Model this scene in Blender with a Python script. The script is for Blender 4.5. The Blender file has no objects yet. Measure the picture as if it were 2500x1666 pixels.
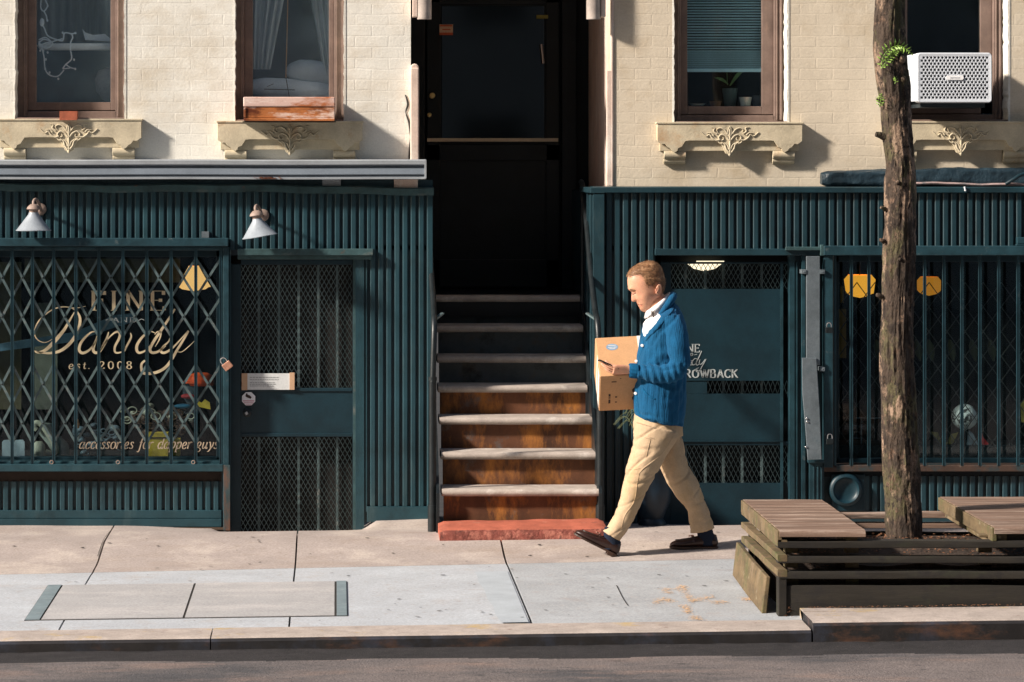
import bpy, bmesh, math, random
from mathutils import Vector, Matrix, noise
from mathutils.bvhtree import BVHTree
random.seed(7)
S=bpy.context.scene
C=S.collection
# ---------------------------------------------------------------- camera, sky, sun
F=7550.0; CY=-20.0; CH=2.43; VX,VY=822.0,383.0; K=F/20.0
cd=bpy.data.cameras.new('camera'); cam=bpy.data.objects.new('camera',cd); C.objects.link(cam)
cam.location=(0,CY,CH); cam.rotation_euler=(math.radians(90),0,0)
cd.sensor_width=36; cd.lens=F/2500*36; cd.shift_x=(1250-VX)/2500; cd.shift_y=-(833-VY)/2500
cd.clip_end=500; S.camera=cam
AZ,EL=math.radians(21),math.radians(31)
SUN=Vector((-math.cos(AZ)*math.cos(EL),-math.sin(AZ)*math.cos(EL),math.sin(EL)))
w=bpy.data.worlds.new("World"); S.world=w; w.use_nodes=True
nt=w.node_tree; bg=nt.nodes['Background']; sky=nt.nodes.new('ShaderNodeTexSky'); sky.sky_type='NISHITA'
sky.sun_disc=False; sky.sun_elevation=EL; sky.sun_rotation=math.atan2(SUN.x,SUN.y)%(2*math.pi); sky.dust_density=1.6
nt.links.new(sky.outputs[0],bg.inputs[0]); bg.inputs[1].default_value=0.08
sl=bpy.data.lights.new('sun','SUN'); sl.energy=5.0; sl.angle=math.radians(4.5); sl.color=(1,.895,.79)
so=bpy.data.objects.new('sun',sl); C.objects.link(so); so.rotation_euler=(-SUN).to_track_quat('-Z','Y').to_euler(); so.location=(-20,-10,20)
S.view_settings.view_transform='Standard'; S.view_settings.look='None'; S.view_settings.exposure=0.78; S.view_settings.gamma=1
# ---------------------------------------------------------------- helpers
def X_(px,Y=0): return (px-VX)/K*(20+Y)/20
def Z_(py,Y=0): return CH-(py-VY)/K*(20+Y)/20
def P(px,py,Y=0): return Vector((X_(px,Y),Y,Z_(py,Y)))
def catmull(pts,n=8,closed=False):
    pts=[Vector(p) for p in pts]; out=[]; m=len(pts)
    for i in range(m if closed else m-1):
        if closed: a,b,c,d=pts[(i-1)%m],pts[i],pts[(i+1)%m],pts[(i+2)%m]
        else: a,b,c,d=pts[max(i-1,0)],pts[i],pts[i+1],pts[min(i+2,m-1)]
        for k in range(n):
            t=k/n
            out.append(.5*((2*b)+(c-a)*t+(2*a-5*b+4*c-d)*t*t+(3*b-a-3*c+d)*t**3))
    if not closed: out.append(pts[-1].copy())
    return out
class MB:
    def __init__(s): s.v=[]; s.f=[]; s.m=[]; s.cur=0
    def face(s,idx): s.f.append(tuple(idx)); s.m.append(s.cur)
    def quad(s,*p):
        o=len(s.v); s.v+= [Vector(q) for q in p]; s.face(range(o,o+len(p)))
    def box(s,x0,x1,y0,y1,z0,z1,M=None):
        o=len(s.v)
        vs=[Vector((x,y,z)) for z in (z0,z1) for y in (y0,y1) for x in (x0,x1)]
        if M: vs=[M@q for q in vs]
        s.v+=vs
        for q in ((0,2,3,1),(4,5,7,6),(0,1,5,4),(2,6,7,3),(0,4,6,2),(1,3,7,5)): s.face([o+i for i in q])
        return s
    def pbox(s,px0,px1,py0,py1,Y0,Y1):   # measured on the photograph at depth Y0 (front face), extended back to Y1
        return s.box(X_(px0,Y0),X_(px1,Y0),Y0,Y1,Z_(py1,Y0),Z_(py0,Y0))
    def prism(s,poly,y0,y1,M=None):      # poly of (x,z), extruded in y
        o=len(s.v); n=len(poly)
        vs=[Vector((x,y0,z)) for x,z in poly]+[Vector((x,y1,z)) for x,z in poly]
        if M: vs=[M@q for q in vs]
        s.v+=vs
        s.face(range(o,o+n)); s.face([o+n+i for i in reversed(range(n))])
        for i in range(n):
            j=(i+1)%n; s.face((o+j,o+i,o+n+i,o+n+j))
        return s
    def loft(s,rings,cap=True):
        o=len(s.v); n=len(rings[0])
        for r in rings: s.v+=[Vector(q) for q in r]
        for k in range(len(rings)-1):
            for i in range(n):
                j=(i+1)%n; a=o+k*n
                s.face((a+i,a+j,a+n+j,a+n+i))
        if cap:
            s.face([o+i for i in reversed(range(n))]); s.face([o+(len(rings)-1)*n+i for i in range(n)])
        return s
    def tube(s,path,r,seg=8,cap=True,flat=1.0):
        path=[Vector(p) for p in path]; rings=[]; m=len(path); up=None
        for i,p in enumerate(path):
            t=(path[min(i+1,m-1)]-path[max(i-1,0)]).normalized()
            if up is None:
                up=Vector((0,0,1)) if abs(t.z)<.9 else Vector((0,1,0))
            u=t.cross(up); 
            if u.length<1e-5: u=t.cross(Vector((1,0,0)))
            u.normalize(); v=u.cross(t).normalized(); up=v
            rr=r(i/(m-1)) if callable(r) else (r[i] if isinstance(r,(list,tuple)) else r)
            rings.append([p+u*math.cos(a)*rr+v*math.sin(a)*rr*flat for a in [2*math.pi*k/seg for k in range(seg)]])
        return s.loft(rings,cap)
    def lathe(s,prof,c,seg=24,M=None,cap=True):  # prof (r,z) about vertical axis at c
        rings=[]
        for r,z in prof:
            q=[Vector((math.cos(2*math.pi*k/seg)*r,math.sin(2*math.pi*k/seg)*r,z)) for k in range(seg)]
            if M: q=[M@p for p in q]
            rings.append([p+Vector(c) for p in q])
        return s.loft(rings,cap)
    def ball(s,c,r,seg=14,rings=9,M=None):
        rr=r if isinstance(r,(tuple,list)) else (r,r,r)
        R=[]
        for i in range(rings+1):
            t=math.pi*i/rings; a=max(math.sin(t),.02)
            q=[Vector((a*math.cos(2*math.pi*k/seg)*rr[0],a*math.sin(2*math.pi*k/seg)*rr[1],math.cos(t)*rr[2])) for k in range(seg)]
            if M: q=[M@p for p in q]
            R.append([p+Vector(c) for p in q])
        return s.loft(R)
    def ribbon(s,pts,wf,y,th=0):         # flat ribbon in the XZ plane; pts (x,z)
        pts=[Vector((p[0],p[1])) for p in pts]; o=len(s.v); m=len(pts)
        for i,p in enumerate(pts):
            d=(pts[min(i+1,m-1)]-pts[max(i-1,0)])
            if d.length<1e-9: d=Vector((1,0))
            d.normalize(); nrm=Vector((-d.y,d.x)); ww=wf(d,i/(max(m-1,1)))/2
            a=p+nrm*ww; b=p-nrm*ww
            s.v+=[Vector((a.x,y,a.y)),Vector((b.x,y,b.y))]
        for i in range(m-1): s.face((o+2*i,o+2*i+1,o+2*i+3,o+2*i+2))
        return s
    def build(s,name,mats,parent=None,smooth=False,bevel=0,cat=None,label=None,group=None,kind=None,rec=True):
        me=bpy.data.meshes.new(name)
        off=Vector((0,0,0))
        if parent is not None:
            p=parent
            while p is not None: off+=p.location; p=p.parent
        me.from_pydata([v-off for v in s.v],[],s.f)
        for i,mm in enumerate(mats if isinstance(mats,(list,tuple)) else [mats]): me.materials.append(mm)
        me.polygons.foreach_set('material_index',s.m)
        if rec:
            bm=bmesh.new(); bm.from_mesh(me); bmesh.ops.recalc_face_normals(bm,faces=bm.faces[:]); bm.to_mesh(me); bm.free()
        if smooth:
            me.polygons.foreach_set('use_smooth',[True]*len(me.polygons))
            try: me.set_sharp_from_angle(angle=math.radians(50 if smooth is True else smooth))
            except Exception: pass
        me.update()
        o=bpy.data.objects.new(name,me); C.objects.link(o)
        if parent is not None: o.parent=parent
        if bevel:
            b=o.modifiers.new('bevel','BEVEL'); b.width=bevel; b.segments=2; b.limit_method='ANGLE'; b.angle_limit=math.radians(40)
        tag(o,label,cat,group,kind)
        return o
def tag(o,label=None,cat=None,group=None,kind=None):
    if label: o['label']=label
    if cat: o['category']=cat
    if group: o['group']=group
    if kind: o['kind']=kind
def thing(name,label,cat,loc,group=None):
    o=bpy.data.objects.new(name,None); C.objects.link(o); o.location=loc; o.empty_display_size=.1
    tag(o,label,cat,group); return o
def rects_minus(x0,x1,z0,z1,holes):
    xs=sorted({x0,x1,*[h[0] for h in holes],*[h[1] for h in holes]}); xs=[x for x in xs if x0<=x<=x1]
    out=[]
    for a,b in zip(xs,xs[1:]):
        hs=sorted([(h[2],h[3]) for h in holes if h[0]<=a+1e-6 and h[1]>=b-1e-6]); z=z0
        for h in hs:
            if h[0]>z: out.append((a,b,z,h[0]))
            z=max(z,h[1])
        if z<z1: out.append((a,b,z,z1))
    return out
# ---------------------------------------------------------------- materials
def srgb(r,g,b):
    f=lambda c:(c/255/12.92) if c/255<=.04045 else ((c/255+.055)/1.055)**2.4
    return (f(r),f(g),f(b))
def mat(name,col,rough=.7,var=.2,scale=6,stretch=(1,1,1),bump=.25,bscale=80,bdist=.003,metal=0,spots=None,spec=.4,coat=0,detail=5,speck=.10,sps=110):
    """procedural: large colour variation, fine bump, list of (colour, scale, lo, hi, stretch) stains"""
    m=bpy.data.materials.new(name); m.use_nodes=True; t=m.node_tree; n=t.nodes; L=t.links.new
    b=n['Principled BSDF']; b.inputs['Roughness'].default_value=rough; b.inputs['Metallic'].default_value=metal
    b.inputs['Specular IOR Level'].default_value=spec
    if coat: b.inputs['Coat Weight'].default_value=coat; b.inputs['Coat Roughness'].default_value=.25
    g=n.new('ShaderNodeNewGeometry')
    def noi(sc,st,det=5,rg=.6):
        mp=n.new('ShaderNodeMapping'); mp.inputs['Scale'].default_value=st; L(g.outputs['Position'],mp.inputs[0])
        q=n.new('ShaderNodeTexNoise'); q.inputs['Scale'].default_value=sc; q.inputs['Detail'].default_value=det; q.inputs['Roughness'].default_value=rg
        L(mp.outputs[0],q.inputs['Vector']); return q
    q=noi(scale,stretch,detail,.65)
    cr=n.new('ShaderNodeValToRGB'); cr.color_ramp.elements[0].position=.3; cr.color_ramp.elements[1].position=.7
    cr.color_ramp.elements[0].color=(*[c*(1-var) for c in col],1); cr.color_ramp.elements[1].color=(*[min(c*(1+var),.95) for c in col],1)
    L(q.outputs[0],cr.inputs[0]); out=cr.outputs[0]
    for sp in (spots or []):
        c2,sc,lo,hi=sp[:4]; st=sp[4] if len(sp)>4 else (1,1,1)
        q2=noi(sc,st,6,.7); r2=n.new('ShaderNodeValToRGB'); r2.color_ramp.elements[0].position=lo; r2.color_ramp.elements[1].position=hi
        r2.color_ramp.elements[0].color=(0,0,0,1); r2.color_ramp.elements[1].color=(1,1,1,1); L(q2.outputs[0],r2.inputs[0])
        mx=n.new('ShaderNodeMix'); mx.data_type='RGBA'; L(r2.outputs[0],mx.inputs[0]); L(out,mx.inputs[6]); mx.inputs[7].default_value=(*c2,1); out=mx.outputs[2]
    if speck:
        q4=noi(sps,(1,1,1),3,.8); mr=n.new('ShaderNodeMapRange'); mr.inputs[1].default_value=.3; mr.inputs[2].default_value=.7; mr.inputs[3].default_value=1-speck; mr.inputs[4].default_value=1+speck; L(q4.outputs[0],mr.inputs[0])
        mm=n.new('ShaderNodeMix'); mm.data_type='RGBA'; mm.blend_type='MULTIPLY'; mm.inputs[0].default_value=1; L(out,mm.inputs[6]); L(mr.outputs[0],mm.inputs[7]); out=mm.outputs[2]
    L(out,b.inputs['Base Color'])
    if bump:
        q3=noi(bscale,stretch,4,.6); bp=n.new('ShaderNodeBump'); bp.inputs['Strength'].default_value=bump; bp.inputs['Distance'].default_value=bdist
        L(q3.outputs[0],bp.inputs['Height']); L(bp.outputs[0],b.inputs['Normal'])
        m['bumpnode']=bp.name
    return m
def brickmat(name,col,stain,var=.08):
    m=mat(name,col,rough=.75,var=var,scale=3,bump=0,speck=.09,sps=95,spots=[(stain,2.2,.5,.78,(1,1,1.4)),(tuple(c*.55 for c in stain),9,.66,.86,(1,1,2.0)),(tuple(c*1.12 for c in col),5,.55,.8)])
    t=m.node_tree; n=t.nodes; L=t.links.new; g=[x for x in n if x.type=='NEW_GEOMETRY'][0]; b=n['Principled BSDF']
    sep=n.new('ShaderNodeSeparateXYZ'); L(g.outputs['Position'],sep.inputs[0]); cmb=n.new('ShaderNodeCombineXYZ')
    ad=n.new('ShaderNodeMath'); L(sep.outputs[0],ad.inputs[0]); L(sep.outputs[1],ad.inputs[1]); L(ad.outputs[0],cmb.inputs[0]); L(sep.outputs[2],cmb.inputs[1])
    dn=n.new('ShaderNodeTexNoise'); dn.inputs['Scale'].default_value=5; L(g.outputs['Position'],dn.inputs['Vector'])
    dm=n.new('ShaderNodeMix'); dm.data_type='RGBA'; dm.blend_type='LINEAR_LIGHT'; dm.inputs[0].default_value=.012; L(cmb.outputs[0],dm.inputs[6]); L(dn.outputs[1],dm.inputs[7])
    br=n.new('ShaderNodeTexBrick'); L(dm.outputs[2],br.inputs['Vector']); br.inputs['Scale'].default_value=1; br.inputs['Brick Width'].default_value=.215; br.inputs['Row Height'].default_value=.0715
    br.inputs['Mortar Size'].default_value=.007; br.inputs['Mortar Smooth'].default_value=.9; br.inputs['Color1'].default_value=(.6,.6,.6,1); br.inputs['Color2'].default_value=(1,1,1,1); br.inputs['Mortar'].default_value=(.48,.48,.48,1)
    nn=n.new('ShaderNodeTexNoise'); nn.inputs['Scale'].default_value=55; nn.inputs['Detail'].default_value=6; L(g.outputs['Position'],nn.inputs['Vector'])
    n2=n.new('ShaderNodeTexNoise'); n2.inputs['Scale'].default_value=14; n2.inputs['Detail'].default_value=4; L(g.outputs['Position'],n2.inputs['Vector'])
    m1=n.new('ShaderNodeMath'); m1.operation='MULTIPLY_ADD'; L(nn.outputs[0],m1.inputs[0]); m1.inputs[1].default_value=.8; L(br.outputs[0],m1.inputs[2])
    m2=n.new('ShaderNodeMath'); m2.operation='MULTIPLY_ADD'; L(n2.outputs[0],m2.inputs[0]); m2.inputs[1].default_value=.9; L(m1.outputs[0],m2.inputs[2])
    bp=n.new('ShaderNodeBump'); bp.inputs['Strength'].default_value=.42; bp.inputs['Distance'].default_value=.0038; L(m2.outputs[0],bp.inputs['Height']); L(bp.outputs[0],b.inputs['Normal'])
    return m
def emis(name,col,st):
    m=bpy.data.materials.new(name); m.use_nodes=True; b=m.node_tree.nodes['Principled BSDF']
    b.inputs['Base Color'].default_value=(*col,1); b.inputs['Emission Color'].default_value=(*col,1); b.inputs['Emission Strength'].default_value=st; return m
def glassmat(name,refl=.12,dust_haze=.05,tint=(.85,.93,.95)):
    m=bpy.data.materials.new(name); m.use_nodes=True; t=m.node_tree; n=t.nodes; L=t.links.new; n.remove(n['Principled BSDF'])
    o=n['Material Output']; tr=n.new('ShaderNodeBsdfTransparent'); tr.inputs[0].default_value=(*tint,1)
    gl=n.new('ShaderNodeBsdfGlossy'); gl.inputs['Roughness'].default_value=.04; gl.inputs[0].default_value=(.9,.95,1,1)
    df=n.new('ShaderNodeBsdfDiffuse'); df.inputs[0].default_value=(.36,.50,.56,1)  # dust film tinted blue, painting sky haze onto the glass
    g=n.new('ShaderNodeNewGeometry'); q=n.new('ShaderNodeTexNoise'); q.inputs['Scale'].default_value=3.5; q.inputs['Detail'].default_value=5; L(g.outputs['Position'],q.inputs['Vector'])
    mu=n.new('ShaderNodeMath'); mu.operation='MULTIPLY'; mu.inputs[1].default_value=dust_haze*2; L(q.outputs[0],mu.inputs[0])
    mx=n.new('ShaderNodeMixShader'); L(mu.outputs[0],mx.inputs[0]); L(tr.outputs[0],mx.inputs[1]); L(df.outputs[0],mx.inputs[2])
    m2=n.new('ShaderNodeMixShader'); m2.inputs[0].default_value=refl; L(mx.outputs[0],m2.inputs[1]); L(gl.outputs[0],m2.inputs[2]); L(m2.outputs[0],o.inputs[0]); return m
M={}
RUST=(.16,.06,.025)
teal=srgb(30,66,76)
M['teal']=mat('teal_paint',(.0125,.046,.060),rough=.42,var=.3,scale=3,bump=.25,bscale=90,spec=.5,spots=[((.04,.078,.088),7,.54,.80,(1,1,.22)),((.008,.02,.024),5,.55,.8),((.22,.27,.27),40,.76,.86)])
M['teal_edge']=mat('worn_teal_paint',(.035,.075,.080),rough=.5,var=.4,scale=9,bump=.3,spots=[((.17,.17,.15),11,.56,.78,(.3,1,1)),(RUST,14,.64,.82)])
M['navy']=mat('dark_blue_green_paint',(.0055,.025,.036),rough=.45,var=.3,scale=4,bump=.2,spots=[((.03,.05,.055),9,.66,.85)])
M['gatepaint']=mat('gate_paint',(.014,.043,.056),rough=.4,var=.4,scale=10,bump=.15,spots=[((.12,.14,.14),16,.62,.8),(RUST,18,.70,.84)])
M['gatediag']=mat('worn_gate_metal',(.085,.125,.13),rough=.4,var=.4,scale=14,bump=.15,spots=[((.25,.24,.22),18,.56,.75),(RUST,22,.66,.8)],metal=.2)
M['wallL']=brickmat('cream_painted_brick',(.72,.70,.63),(.56,.50,.40))
M['wallR']=brickmat('tan_painted_brick',(.60,.525,.41),(.46,.37,.25))
M['stone']=mat('sill_stone',(.52,.45,.32),rough=.8,var=.2,scale=7,bump=.5,bscale=70,spots=[((.42,.25,.12),5,.56,.78),((.13,.11,.07),9,.62,.82)])
M['plaster']=mat('jamb_plaster',(.62,.48,.40),rough=.8,var=.15,scale=6,bump=.5,bscale=40,spots=[((.75,.7,.62),8,.5,.7,(1,1,.3)),((.2,.09,.05),12,.68,.8,(1,1,.3))])
M['frame']=mat('brown_window_frame',(.19,.135,.112),rough=.5,var=.25,scale=8,bump=.2,spots=[((.3,.2,.15),14,.6,.82,(1,1,.3))])
M['black']=mat('near_black_paint',(.006,.009,.011),rough=.45,var=.3,bump=.1,spec=.25)
M['iron']=mat('black_iron',(.010,.014,.016),rough=.4,var=.4,scale=15,bump=.3,spots=[((.10,.13,.14),20,.66,.82)])
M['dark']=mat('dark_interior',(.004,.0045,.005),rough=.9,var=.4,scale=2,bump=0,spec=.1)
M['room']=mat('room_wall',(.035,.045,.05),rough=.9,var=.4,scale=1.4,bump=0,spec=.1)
M['steel']=mat('galvanised_steel',(.15,.18,.20),rough=.45,var=.25,scale=9,bump=.25,metal=.35,spots=[((.10,.14,.16),6,.55,.75),((.55,.58,.6),30,.7,.82)])
M['gutter']=mat('grey_painted_metal',(.16,.19,.225),rough=.5,var=.12,scale=5,bump=.1,spots=[((.12,.14,.17),5,.62,.85,(.3,1,1)),(RUST,9,.73,.84)])
M['gutlip']=mat('pale_metal_lip',(.28,.305,.325),rough=.45,var=.15,scale=6,bump=.1,spots=[(RUST,8,.74,.84)])
M['tread']=mat('stair_tread_stone',(.36,.31,.27),rough=.75,var=.2,scale=9,bump=.5,bscale=70,spots=[((.25,.15,.11),14,.6,.82),((.62,.58,.53),6,.55,.75)])
M['riser']=mat('rusty_stair_riser',(.10,.038,.016),rough=.7,var=.5,scale=4,stretch=(1,1,.5),bump=.3,spots=[((.42,.16,.03),5,.5,.68,(1,1,.35)),((.09,.12,.13),4,.58,.78),((.35,.33,.28),9,.7,.85,(1,1,.3))])
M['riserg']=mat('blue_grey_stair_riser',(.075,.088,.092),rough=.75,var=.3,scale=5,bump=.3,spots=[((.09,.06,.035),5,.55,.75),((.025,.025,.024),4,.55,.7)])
M['redstone']=mat('red_painted_step',(.36,.10,.06),rough=.7,var=.25,scale=7,bump=.6,bscale=40,bdist=.006,spots=[((.12,.04,.03),11,.6,.75),((.5,.25,.18),8,.6,.8)])
M['walk1']=mat('warm_concrete',(.345,.295,.27),speck=0.24,sps=70,rough=.85,var=.12,scale=3,bump=.4,bscale=140,spots=[((0.30,.25,.215),16,.56,.70),((.30,.24,.20),2.2,.5,.75,(.5,1,1)),((.16,.13,.11),26,.72,.8),((.46,.40,.35),1.5,.5,.7)])
M['walk2']=mat('pale_concrete',(.375,.395,.42),speck=0.22,sps=70,rough=.85,var=.08,scale=3,bump=.4,bscale=140,spots=[((.33,.31,.30),16,.56,.70),((.43,.46,.49),2.0,.5,.7,(.6,1,1)),((.36,.33,.31),2.8,.56,.8),((.18,.15,.13),30,.74,.82)])
M['walk3']=mat('grey_concrete',(.315,.33,.345),speck=0.24,sps=70,rough=.85,var=.1,scale=3,bump=.4,bscale=140,spots=[((.33,.31,.30),16,.56,.70),((.37,.39,.41),2.3,.5,.7,(.6,1,1)),((.28,.24,.22),3.3,.58,.8),((.16,.13,.11),30,.74,.82)])
M['hatch']=mat('hatch_concrete',(.33,.325,.325),speck=0.22,sps=70,rough=.85,var=.08,scale=4,bump=.35,bscale=150,spots=[((.33,.31,.30),16,.56,.70),((.43,.41,.4),2.5,.5,.7,(.4,1,1)),((.17,.14,.12),28,.72,.8)])
M['hatchbar']=mat('hatch_steel',(.18,.23,.25),rough=.5,var=.2,scale=8,bump=.2,spots=[((.3,.34,.35),12,.55,.75)])
M['gap']=mat('joint_dirt',(.03,.027,.024),rough=.95,var=.3,bump=0)
M['curb']=mat('curb_stone',(.35,.30,.265),speck=0.18,sps=90,rough=.85,var=.2,scale=8,bump=.5,bscale=90,spots=[((.42,.30,.12),2.2,.56,.66),((.17,.11,.09),12,.6,.78)])
M['curbface']=mat('curb_iron_face',(.018,.016,.016),rough=.55,var=.4,scale=6,bump=.3,spots=[((.12,.055,.03),5,.55,.75,(.4,1,1)),((.03,.035,.05),4,.5,.7)])
M['asphalt']=mat('asphalt',(.145,.122,.115),speck=.42,sps=75,rough=.8,var=.15,scale=4,bump=.9,bscale=80,bdist=.008,spots=[((.065,.062,.065),1.1,.48,.62,(.5,1,1)),((.21,.15,.125),3,.52,.72,(.4,1,1)),((.04,.038,.04),9,.58,.7,(.5,1,1)),((.32,.28,.26),60,.68,.74)])
M['gutdirt']=mat('gutter_dirt',(.016,.014,.015),speck=0.4,sps=75,rough=.9,var=.4,scale=9,bump=.8,bscale=120,bdist=.006,spots=[((.10,.085,.08),50,.6,.75)])
M['wood']=mat('weathered_deck_wood',(.17,.11,.08),rough=.7,var=.35,scale=16,stretch=(.08,1,1),bump=.6,bscale=60,spots=[((.34,.265,.215),16,.52,.64,(.07,1,1)),((.07,.05,.04),24,.55,.66,(.06,1,1))])
M['woodmoss']=mat('mossy_wood',(.12,.085,.045),rough=.85,var=.4,scale=10,stretch=(.5,.5,1),bump=.7,bscale=60,spots=[((.075,.078,.028),5,.52,.66),((.22,.16,.10),6,.55,.7),((.035,.03,.02),12,.56,.7),((.30,.27,.18),18,.6,.75)])
M['woodfront']=mat('shaded_weathered_slat',(.017,.014,.010),rough=.8,var=.4,scale=12,stretch=(.15,1,1),bump=.6,bscale=60,spots=[((.03,.034,.017),6,.55,.75,(.3,1,1)),((.055,.034,.023),5,.56,.74,(.15,1,1)),((.012,.010,.009),9,.5,.64)])  # weathered timber with the unlit front's shade put into its dark colour
M['soil']=mat('soil',(.035,.022,.015),rough=.95,var=.5,scale=25,bump=1,bscale=60,bdist=.01)
M['litter']=mat('dry_leaf_litter',(.22,.10,.05),rough=.8,var=.6,scale=40,bump=0)
M['bark']=mat('tree_bark',(.045,.031,.022),rough=.9,var=.5,scale=10,stretch=(1,1,.4),bump=1,bscale=38,bdist=.018,speck=.3,sps=70,spots=[((.085,.075,.035),5,.5,.6,(1,1,.5)),((.24,.165,.115),7,.52,.58,(1,1,.5)),((.12,.075,.05),16,.56,.62),((.022,.015,.011),20,.54,.60,(1,1,.6))])
M['leaf']=mat('young_leaf',(.20,.33,.06),rough=.5,var=.25,scale=20,bump=0)
M['darkleaf']=mat('dark_leaf',(.05,.085,.04),rough=.5,var=.3,scale=20,bump=0)
M['skin']=mat('skin',(.58,.30,.19),rough=.5,var=.12,scale=16,bump=.15,bscale=200,bdist=.001,spots=[((.62,.24,.15),11,.52,.75)])
M['skin'].node_tree.nodes['Principled BSDF'].inputs['Subsurface Weight'].default_value=.12
M['skin'].node_tree.nodes['Principled BSDF'].inputs['Subsurface Radius'].default_value=(.01,.004,.002)
M['hair']=mat('light_brown_hair',(.21,.105,.05),rough=.5,var=.45,scale=60,stretch=(.35,1,1),bump=.8,bscale=120,bdist=.003,spots=[((.48,.28,.15),45,.5,.68,(.4,1,1))])
M['knit']=mat('blue_knit',(.005,.066,.150),rough=.9,var=.2,scale=30,stretch=(1,1,.4),bump=.0,spec=.15,spots=[((.004,.06,.15),8,.52,.75,(1,1,.6))])
def knit_bump(m):
    t=m.node_tree; n=t.nodes; L=t.links.new; g=[x for x in n if x.type=='NEW_GEOMETRY'][0]
    mp=n.new('ShaderNodeMapping'); mp.inputs['Scale'].default_value=(1,.5,.18); L(g.outputs['Position'],mp.inputs[0])
    wv=n.new('ShaderNodeTexWave'); wv.inputs['Scale'].default_value=30; wv.inputs['Distortion'].default_value=9; wv.inputs['Detail'].default_value=2; wv.inputs['Detail Scale'].default_value=2; L(mp.outputs[0],wv.inputs['Vector'])
    nz=n.new('ShaderNodeTexNoise'); nz.inputs['Scale'].default_value=150; L(g.outputs['Position'],nz.inputs['Vector'])
    ma=n.new('ShaderNodeMath'); ma.operation='MULTIPLY_ADD'; ma.inputs[1].default_value=.5; L(nz.outputs[0],ma.inputs[0]); L(wv.outputs[1],ma.inputs[2])
    bp=n.new('ShaderNodeBump'); bp.inputs['Strength'].default_value=.35; bp.inputs['Distance'].default_value=.004; L(ma.outputs[0],bp.inputs['Height']); L(bp.outputs[0],n['Principled BSDF'].inputs['Normal'])
    n['Principled BSDF'].inputs['Sheen Weight'].default_value=.25; n['Principled BSDF'].inputs['Sheen Tint'].default_value=(.2,.5,.8,1)
knit_bump(M['knit'])
M['knitdark']=mat('blue_rib_knit',(.004,.075,.17),rough=.9,var=.25,scale=30,bump=.8,bscale=90,stretch=(3,3,.15),spec=.15)
M['khaki']=mat('khaki_cotton',(.44,.32,.205),rough=.85,var=.10,scale=9,bump=.35,bscale=240,bdist=.001,spec=.2,spots=[((.42,.28,.13),7,.52,.8,(1,1,.5))])
M['shirt']=mat('white_shirt',(.72,.70,.70),rough=.8,var=.04,scale=20,bump=.15,bscale=100)
M['button']=mat('pearl_button',(.85,.85,.85),rough=.3,var=.02,bump=0)
M['leather']=mat('dark_brown_leather',(.030,.012,.009),rough=.35,var=.4,scale=18,bump=.3,bscale=80,spec=.5,spots=[((.11,.035,.018),12,.6,.78)])
M['sole']=mat('shoe_sole',(.045,.022,.014),rough=.6,var=.3,bump=.1)
M['sock']=mat('navy_sock',(.006,.012,.028),rough=.95,var=.2,bump=.4,bscale=120)
M['phone']=mat('phone_black',(.012,.012,.013),rough=.25,var=.1,bump=0)
M['card']=mat('cardboard',(.47,.265,.13),rough=.85,var=.07,scale=14,bump=.15,bscale=90,spots=[((.42,.24,.12),6,.55,.8)])
M['tape']=mat('pale_tape_label',(.72,.66,.60),rough=.6,var=.05,bump=.05)
M['ink']=mat('dark_ink',(.03,.015,.01),rough=.7,var=.2,bump=0)
M['blueink']=mat('blue_print',(.17,.27,.38),rough=.7,var=.2,bump=0)
M['cream']=mat('cream_lettering',(.85,.70,.46),rough=.5,var=.08,scale=20,bump=0)
M['gold']=mat('pale_lettering',(.80,.62,.45),rough=.5,var=.05,scale=20,bump=0)
M['grey']=mat('grey_lettering',(.42,.46,.46),rough=.6,var=.1,scale=20,bump=0)
M['white']=mat('white_paint',(.72,.74,.76),rough=.45,var=.06,scale=10,bump=.05,spots=[((.45,.48,.5),8,.66,.85)])
M['shade']=mat('lamp_shade_enamel',(.27,.305,.34),rough=.4,var=.15,scale=14,bump=.1,spots=[((.25,.28,.3),12,.62,.82)])
M['lampbrown']=mat('lamp_rusted_cap',(.27,.20,.165),rough=.6,var=.25,scale=30,bump=.3,spots=[(RUST,30,.62,.78)])
M['acwhite']=mat('air_conditioner_plastic',(.60,.64,.69),rough=.4,var=.03,bump=0)
M['acdark']=mat('air_conditioner_fins',(.012,.02,.024),rough=.6,var=.3,bump=.2)
M['tarp']=mat('dark_tarp',(.014,.030,.042),rough=.45,var=.3,scale=6,bump=.7,bscale=14,bdist=.02,spots=[((.09,.13,.15),7,.6,.8,(.3,1,1))])
M['tarphem']=mat('faded_tarp_hem',(.30,.22,.21),rough=.7,var=.3,scale=10,bump=.4,bscale=30,spots=[((.06,.09,.1),8,.5,.65)])
M['rustbox']=mat('worn_varnished_wood',(.40,.14,.045),rough=.4,var=.35,scale=5,stretch=(.25,1,1),bump=.3,bscale=40,spots=[((.10,.025,.010),7,.48,.60,(.4,1,1)),((.66,.50,.42),9,.54,.64,(.35,1,1.3))])
M['rusttop']=mat('faded_varnished_wood',(.60,.42,.36),rough=.5,var=.15,scale=5,stretch=(.25,1,1),bump=.3,bscale=40,spots=[((.38,.12,.04),8,.52,.64,(.35,1,1)),((.72,.6,.54),12,.55,.7,(.2,1,1))])
M['brickred']=mat('red_brick',(.36,.10,.05),rough=.8,var=.3,scale=20,bump=.6)
M['brass']=mat('brass',(.75,.55,.22),rough=.3,var=.1,bump=0,metal=.8)
M['copper']=mat('copper_lock',(.62,.32,.22),rough=.35,var=.2,scale=30,bump=0,metal=.5)
M['silver']=mat('silver_metal',(.6,.6,.6),rough=.25,var=.15,bump=.1,metal=.9)
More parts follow.
